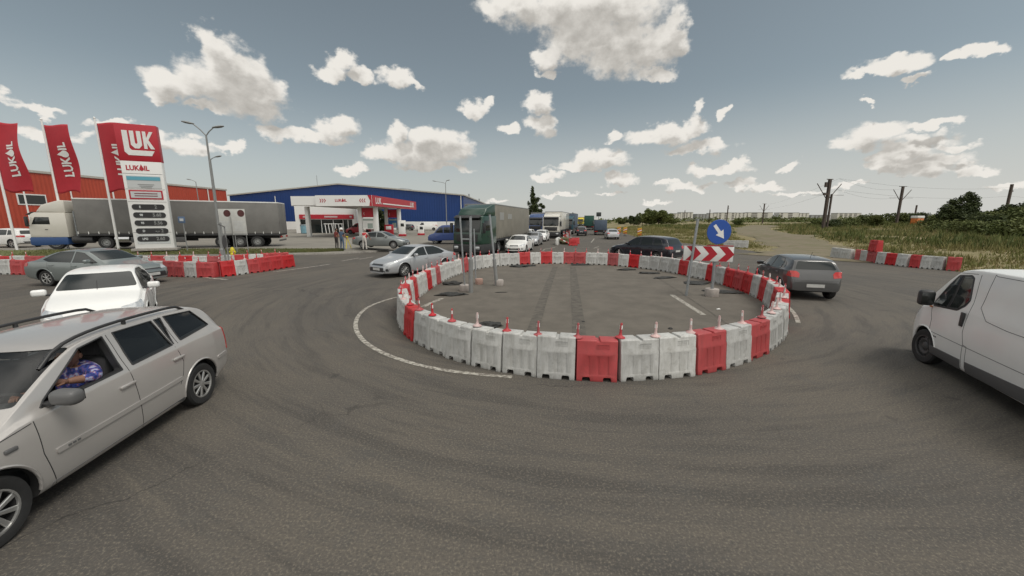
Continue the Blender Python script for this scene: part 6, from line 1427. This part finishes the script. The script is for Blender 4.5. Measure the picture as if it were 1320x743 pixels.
# ------------------------------------------------------------------ people
def figure(name, parent, joints, edges, rad, root, mats, paint, sub=2):
    me = bpy.data.meshes.new(name); names = list(joints); me.from_pydata([joints[k] for k in names], [(names.index(a), names.index(b)) for a, b in edges], [])
    o = bpy.data.objects.new(name, me); COL.objects.link(o); md = o.modifiers.new('skin', 'SKIN'); md.use_smooth_shade = True
    for i, k in enumerate(names): me.skin_vertices[0].data[i].radius = rad[k] if isinstance(rad[k], tuple) else (rad[k], rad[k]); me.skin_vertices[0].data[i].use_root = (k == root)
    s = o.modifiers.new('sub', 'SUBSURF'); s.levels = sub; s.render_levels = sub
    m2 = evaluated_mesh(o); bpy.data.objects.remove(o)
    for m in mats: m2.materials.append(m)
    P = np.array([joints[k] for k in names]); pi_ = [paint(k) for k in names]
    for p in m2.polygons:
        c = np.array(p.center); best = None
        for a, b in edges:
            A_, B_ = np.array(joints[a]), np.array(joints[b]); t_ = np.clip(((c-A_) @ (B_-A_))/max(1e-9, (B_-A_) @ (B_-A_)), 0, 1); d = np.linalg.norm(A_+(B_-A_)*t_-c)
            if best is None or d < best[0]: best = (d, a if t_ < .5 else b)
        p.material_index = pi_[names.index(best[1])]
    m2.shade_smooth(); return link(name, m2, parent)
def hand(parent, wrist, direc, up, size=1., m=None):
    """palm, four bent fingers of unequal length and a thumb"""
    d = Vector(direc).normalized(); u = Vector(up).normalized(); s = d.cross(u).normalized(); W0 = Vector(wrist)
    J, E_, Rr = {'w': W0, 'p': W0+d*.05*size, 'k': W0+d*.085*size}, [('w', 'p'), ('p', 'k')], {'w': .022*size, 'p': (.016*size, .036*size), 'k': (.012*size, .036*size)}
    b = MB(); b.tube([W0-d*.01, W0+d*.04*size, W0+d*.09*size], [.024*size, .034*size, .034*size], 10)
    for i, l in enumerate((.070, .080, .074, .056)):
        k0 = W0+d*.08*size+s*(i-1.5)*.019*size; b.tube([k0, k0+d*l*.45*size-u*.006*size, k0+d*l*.8*size-u*.024*size, k0+d*l*.95*size-u*.04*size], [.0095*size, .009*size, .0085*size, .005*size], 8)
    k0 = W0+d*.025*size+s*-.028*size; b.tube([k0, k0+d*.03*size-s*.022*size, k0+d*.06*size-s*.03*size-u*.01*size], [.012*size, .011*size, .007*size], 8)
    return b.build('hand', m or M['skin'], parent, smooth=80)
def head(parent, c, yaw=0., m=None, hairm=None, size=1.):
    m = m or M['skin']; t = Matrix.Translation(c) @ RZ(yaw); b2 = bmesh.new(); bmesh.ops.create_uvsphere(b2, u_segments=20, v_segments=14, radius=.105*size)
    for v in b2.verts:
        x, y, z = v.co/size
        sx = .80 if z > -.02 else .80-.25*min(1, (-z-.02)/.09)
        v.co = Vector((x*(.98 if x > 0 else 1.05), y*sx, z*1.18))*size
        if x > .08 and abs(y) < .035 and -.035 < z < .02: v.co.x += .02*size*(1-abs(y)/.035)
    b = MB(); bmesh.ops.transform(b2, matrix=t, verts=b2.verts); b.merge(b2)
    for s in (1, -1): b.ball(t @ Vector((0, s*.088*size, -.01)), (.022*size, .012*size, .034*size))
    h = b.build('head', m, parent, smooth=80)
    b = MB()
    for s in (1, -1): b.ball(t @ Vector((.092*size, s*.032*size, .008)), (.010, .016, .008), seg=10)
    b.build('eyes', M['hair'], h); b = MB(); b.ball(t @ Vector((.090*size, 0, -.062*size)), (.008, .028, .006), seg=10); b.build('mouth', mat('lip', (.22, .08, .07), .6), h)
    if hairm:
        b2 = bmesh.new(); bmesh.ops.create_uvsphere(b2, u_segments=20, v_segments=14, radius=.116*size)
        bmesh.ops.delete(b2, geom=[v for v in b2.verts if v.co.z < .02*size+(.07*size if v.co.x > .02 else -.06*size)], context='VERTS')
        for v in b2.verts: v.co = Vector((v.co.x*1.02-.004, v.co.y*.86, v.co.z*1.16))
        bmesh.ops.transform(b2, matrix=t, verts=b2.verts); b = MB(); b.merge(b2); b.build('hair', hairm, h)
    return h
def standing(x, y, z, rz, label, top, legs, helmet=None, vest=None, armfwd=.2, hairm=None, lean=.0, skin=None, hgt=1.76):
    t = thing('person', label, 'person', (x, y, z), rz); k = hgt/1.76; lx = lean
    J = {'pel': (0, 0, .95), 'bel': (lx*.2, 0, 1.10), 'che': (lx*.6, 0, 1.32), 'nec': (lx, 0, 1.47), 'hd': (lx+.02, 0, 1.56)}; E_ = [('pel', 'bel'), ('bel', 'che'), ('che', 'nec'), ('nec', 'hd')]
    Rr = {'pel': (.13, .165), 'bel': (.12, .15), 'che': (.13, .175), 'nec': .06, 'hd': .055}
    for s, n in ((1, 'l'), (-1, 'r')):
        J |= {n+'hip': (0, s*.10, .88), n+'kne': (.03, s*.13, .48), n+'ank': (-.02, s*.15, .08), n+'toe': (.15, s*.17, .04), n+'sho': (lx*.85, s*.20, 1.40), n+'elb': (lx+armfwd*.4, s*.26, 1.12), n+'wri': (lx+armfwd+.08, s*.20, .95)}
        E_ += [('pel', n+'hip'), (n+'hip', n+'kne'), (n+'kne', n+'ank'), (n+'ank', n+'toe'), ('che', n+'sho'), (n+'sho', n+'elb'), (n+'elb', n+'wri')]
        Rr |= {n+'hip': .09, n+'kne': .065, n+'ank': .045, n+'toe': .04, n+'sho': .07, n+'elb': .045, n+'wri': .033}
    J = {a: tuple(c*k for c in b) for a, b in J.items()}
    def pc(n): return 2 if n in ('hd', 'lelb', 'relb', 'lwri', 'rwri') else 1 if ('hip' in n or 'kne' in n or n == 'pel' or 'ank' in n) else 3 if 'toe' in n else 0
    bd = figure('body', t, J, E_, Rr, 'pel', [top, legs, skin or M['skin'], M['black']], pc)
    hd = head(t, Vector((lx+.03, 0, 1.655))*k, 0, skin or M['skin'], hairm)
    for s, n in ((1, 'l'), (-1, 'r')): hand(t, J[n+'wri'], (.5, 0, -.85), (.85, -s*.3, .5), 1., skin)
    if helmet:
        b = MB(); b.lathe([(.0, .125), (.06, .118), (.11, .08), (.128, .02), (.128, -.005), (.15, -.015), (.15, -.022), (.12, -.015)], 20, T(lx+.03, 0, 1.70*k)); b.build('helmet', helmet, t)
    if vest:
        b2 = MB(); b2.lathe([(.215, 0), (.20, .18), (.215, .34), (.16, .42)], 20, T(lx*.6, 0, 1.02*k) @ Matrix.Diagonal((.78, 1, 1, 1))); v = b2.build('vest', vest, t, smooth=80)
    return t
x, y = G(441.5, 322, .28); denim = mat('blue_workwear', (.07, .11, .17), .8, var=.2); dred = mat('dark_red_shirt', (.16, .03, .025), .8)
standing(x, y, .27, R(70), 'person in blue workwear and white helmet standing at the forecourt kerb', denim, denim, M['whiteplain'], armfwd=.25, hgt=1.78)
x, y = G(434.5, 321, .28); standing(x, y, .28, R(60), 'person in a dark red top standing close left of the helmeted worker', dred, mat('dark_trousers', (.04, .035, .035), .8), hairm=M['hair'], hgt=1.72)
x, y = G(470.5, 322, .28); standing(x, y, .27, R(80), 'person in white trousers and red vest bending towards the grey saloon', mat('pale_shirt', (.55, .50, .46), .8), mat('pale_trousers', (.55, .52, .48), .8), vest=M['red'], armfwd=.35, lean=.16, hgt=1.72, hairm=mat('grey_hair', (.35, .32, .29), .7))
x, y = G(448.5, 320.5, .28); t = thing('tripod', 'yellow surveying tripod beside the helmeted worker', 'tripod', (x, y, .28))
for k in range(3): a = k*2.09+.4; b = MB(); b.tube([(0, 0, .95), (.28*math.cos(a), .28*math.sin(a), 0)], .03, 6); b.build('leg', M['yellow'], t)
b = MB(); b.box((0, 0, 1.0), (.16, .16, .12), bevel=.02); b.build('head', M['yellow'], t)

# the driver of the silver estate car
def floral():
    m = mat('floral_shirt', (.02, .03, .14), .8); tn = m.node_tree; b = tn.nodes['Principled BSDF']; tc = tn.nodes.new('ShaderNodeTexCoord'); v = tn.nodes.new('ShaderNodeTexVoronoi'); v.inputs['Scale'].default_value = 26
    n = tn.nodes.new('ShaderNodeTexNoise'); n.inputs['Scale'].default_value = 18; n.inputs['Detail'].default_value = 3; tn.links.new(tc.outputs['Object'], n.inputs['Vector']); tn.links.new(tc.outputs['Object'], v.inputs['Vector'])
    r = tn.nodes.new('ShaderNodeValToRGB'); e = r.color_ramp.elements; e[0].position = .40; e[0].color = (.012, .018, .10, 1); e[1].position = .62; e[1].color = (.30, .34, .50, 1); k = e.new(.5); k.color = (.03, .06, .28, 1); k2 = e.new(.56); k2.color = (.22, .08, .12, 1)
    tn.links.new(n.outputs['Fac'], r.inputs[0]); tn.links.new(r.outputs[0], b.inputs['Base Color']); return m
M['floral'] = floral()
t = thing('person', 'driver in a blue patterned shirt, elbow on the open window sill of the estate', 'person', (*AST, 0), R(AD))
J = {'pel': (-.02, .37, .66), 'bel': (-.05, .37, .84), 'che': (-.06, .38, 1.02), 'nec': (-.02, .40, 1.15), 'hd': (.02, .42, 1.20),
     'lsho': (-.02, .56, 1.09), 'lelb': (.13, .735, 1.05), 'lwri': (.37, .66, 1.10), 'rsho': (-.05, .19, 1.09), 'relb': (.16, .15, .88), 'rwri': (.40, .26, .98),
     'lhip': (.0, .47, .64), 'lkne': (.44, .50, .72), 'lank': (.66, .50, .38), 'rhip': (.0, .27, .64), 'rkne': (.44, .24, .72), 'rank': (.66, .24, .38)}
E_ = [('pel', 'bel'), ('bel', 'che'), ('che', 'nec'), ('nec', 'hd'), ('che', 'lsho'), ('lsho', 'lelb'), ('lelb', 'lwri'), ('che', 'rsho'), ('rsho', 'relb'), ('relb', 'rwri'), ('pel', 'lhip'), ('lhip', 'lkne'), ('lkne', 'lank'), ('pel', 'rhip'), ('rhip', 'rkne'), ('rkne', 'rank')]
Rr = {'pel': (.13, .17), 'bel': (.13, .17), 'che': (.13, .18), 'nec': .06, 'hd': .05, 'lsho': .085, 'lelb': .06, 'lwri': .032, 'rsho': .08, 'relb': .05, 'rwri': .033, 'lhip': .09, 'lkne': .07, 'lank': .045, 'rhip': .09, 'rkne': .07, 'rank': .045}
figure('body', t, J, E_, Rr, 'pel', [M['floral'], M['interior'], M['skin_tan']], lambda n: 2 if n in ('hd', 'lwri', 'rwri') else 1 if ('kne' in n or 'ank' in n or 'hip' in n) else 0)
head(t, Vector((.05, .43, 1.27)), R(25), M['skin_tan'], M['hair'])
hand(t, J['lwri'], (.75, -.35, .25), (.2, .3, .9), 1., M['skin_tan']); hand(t, J['rwri'], (.8, .3, .1), (.1, -.2, .9), 1., M['skin_tan'])
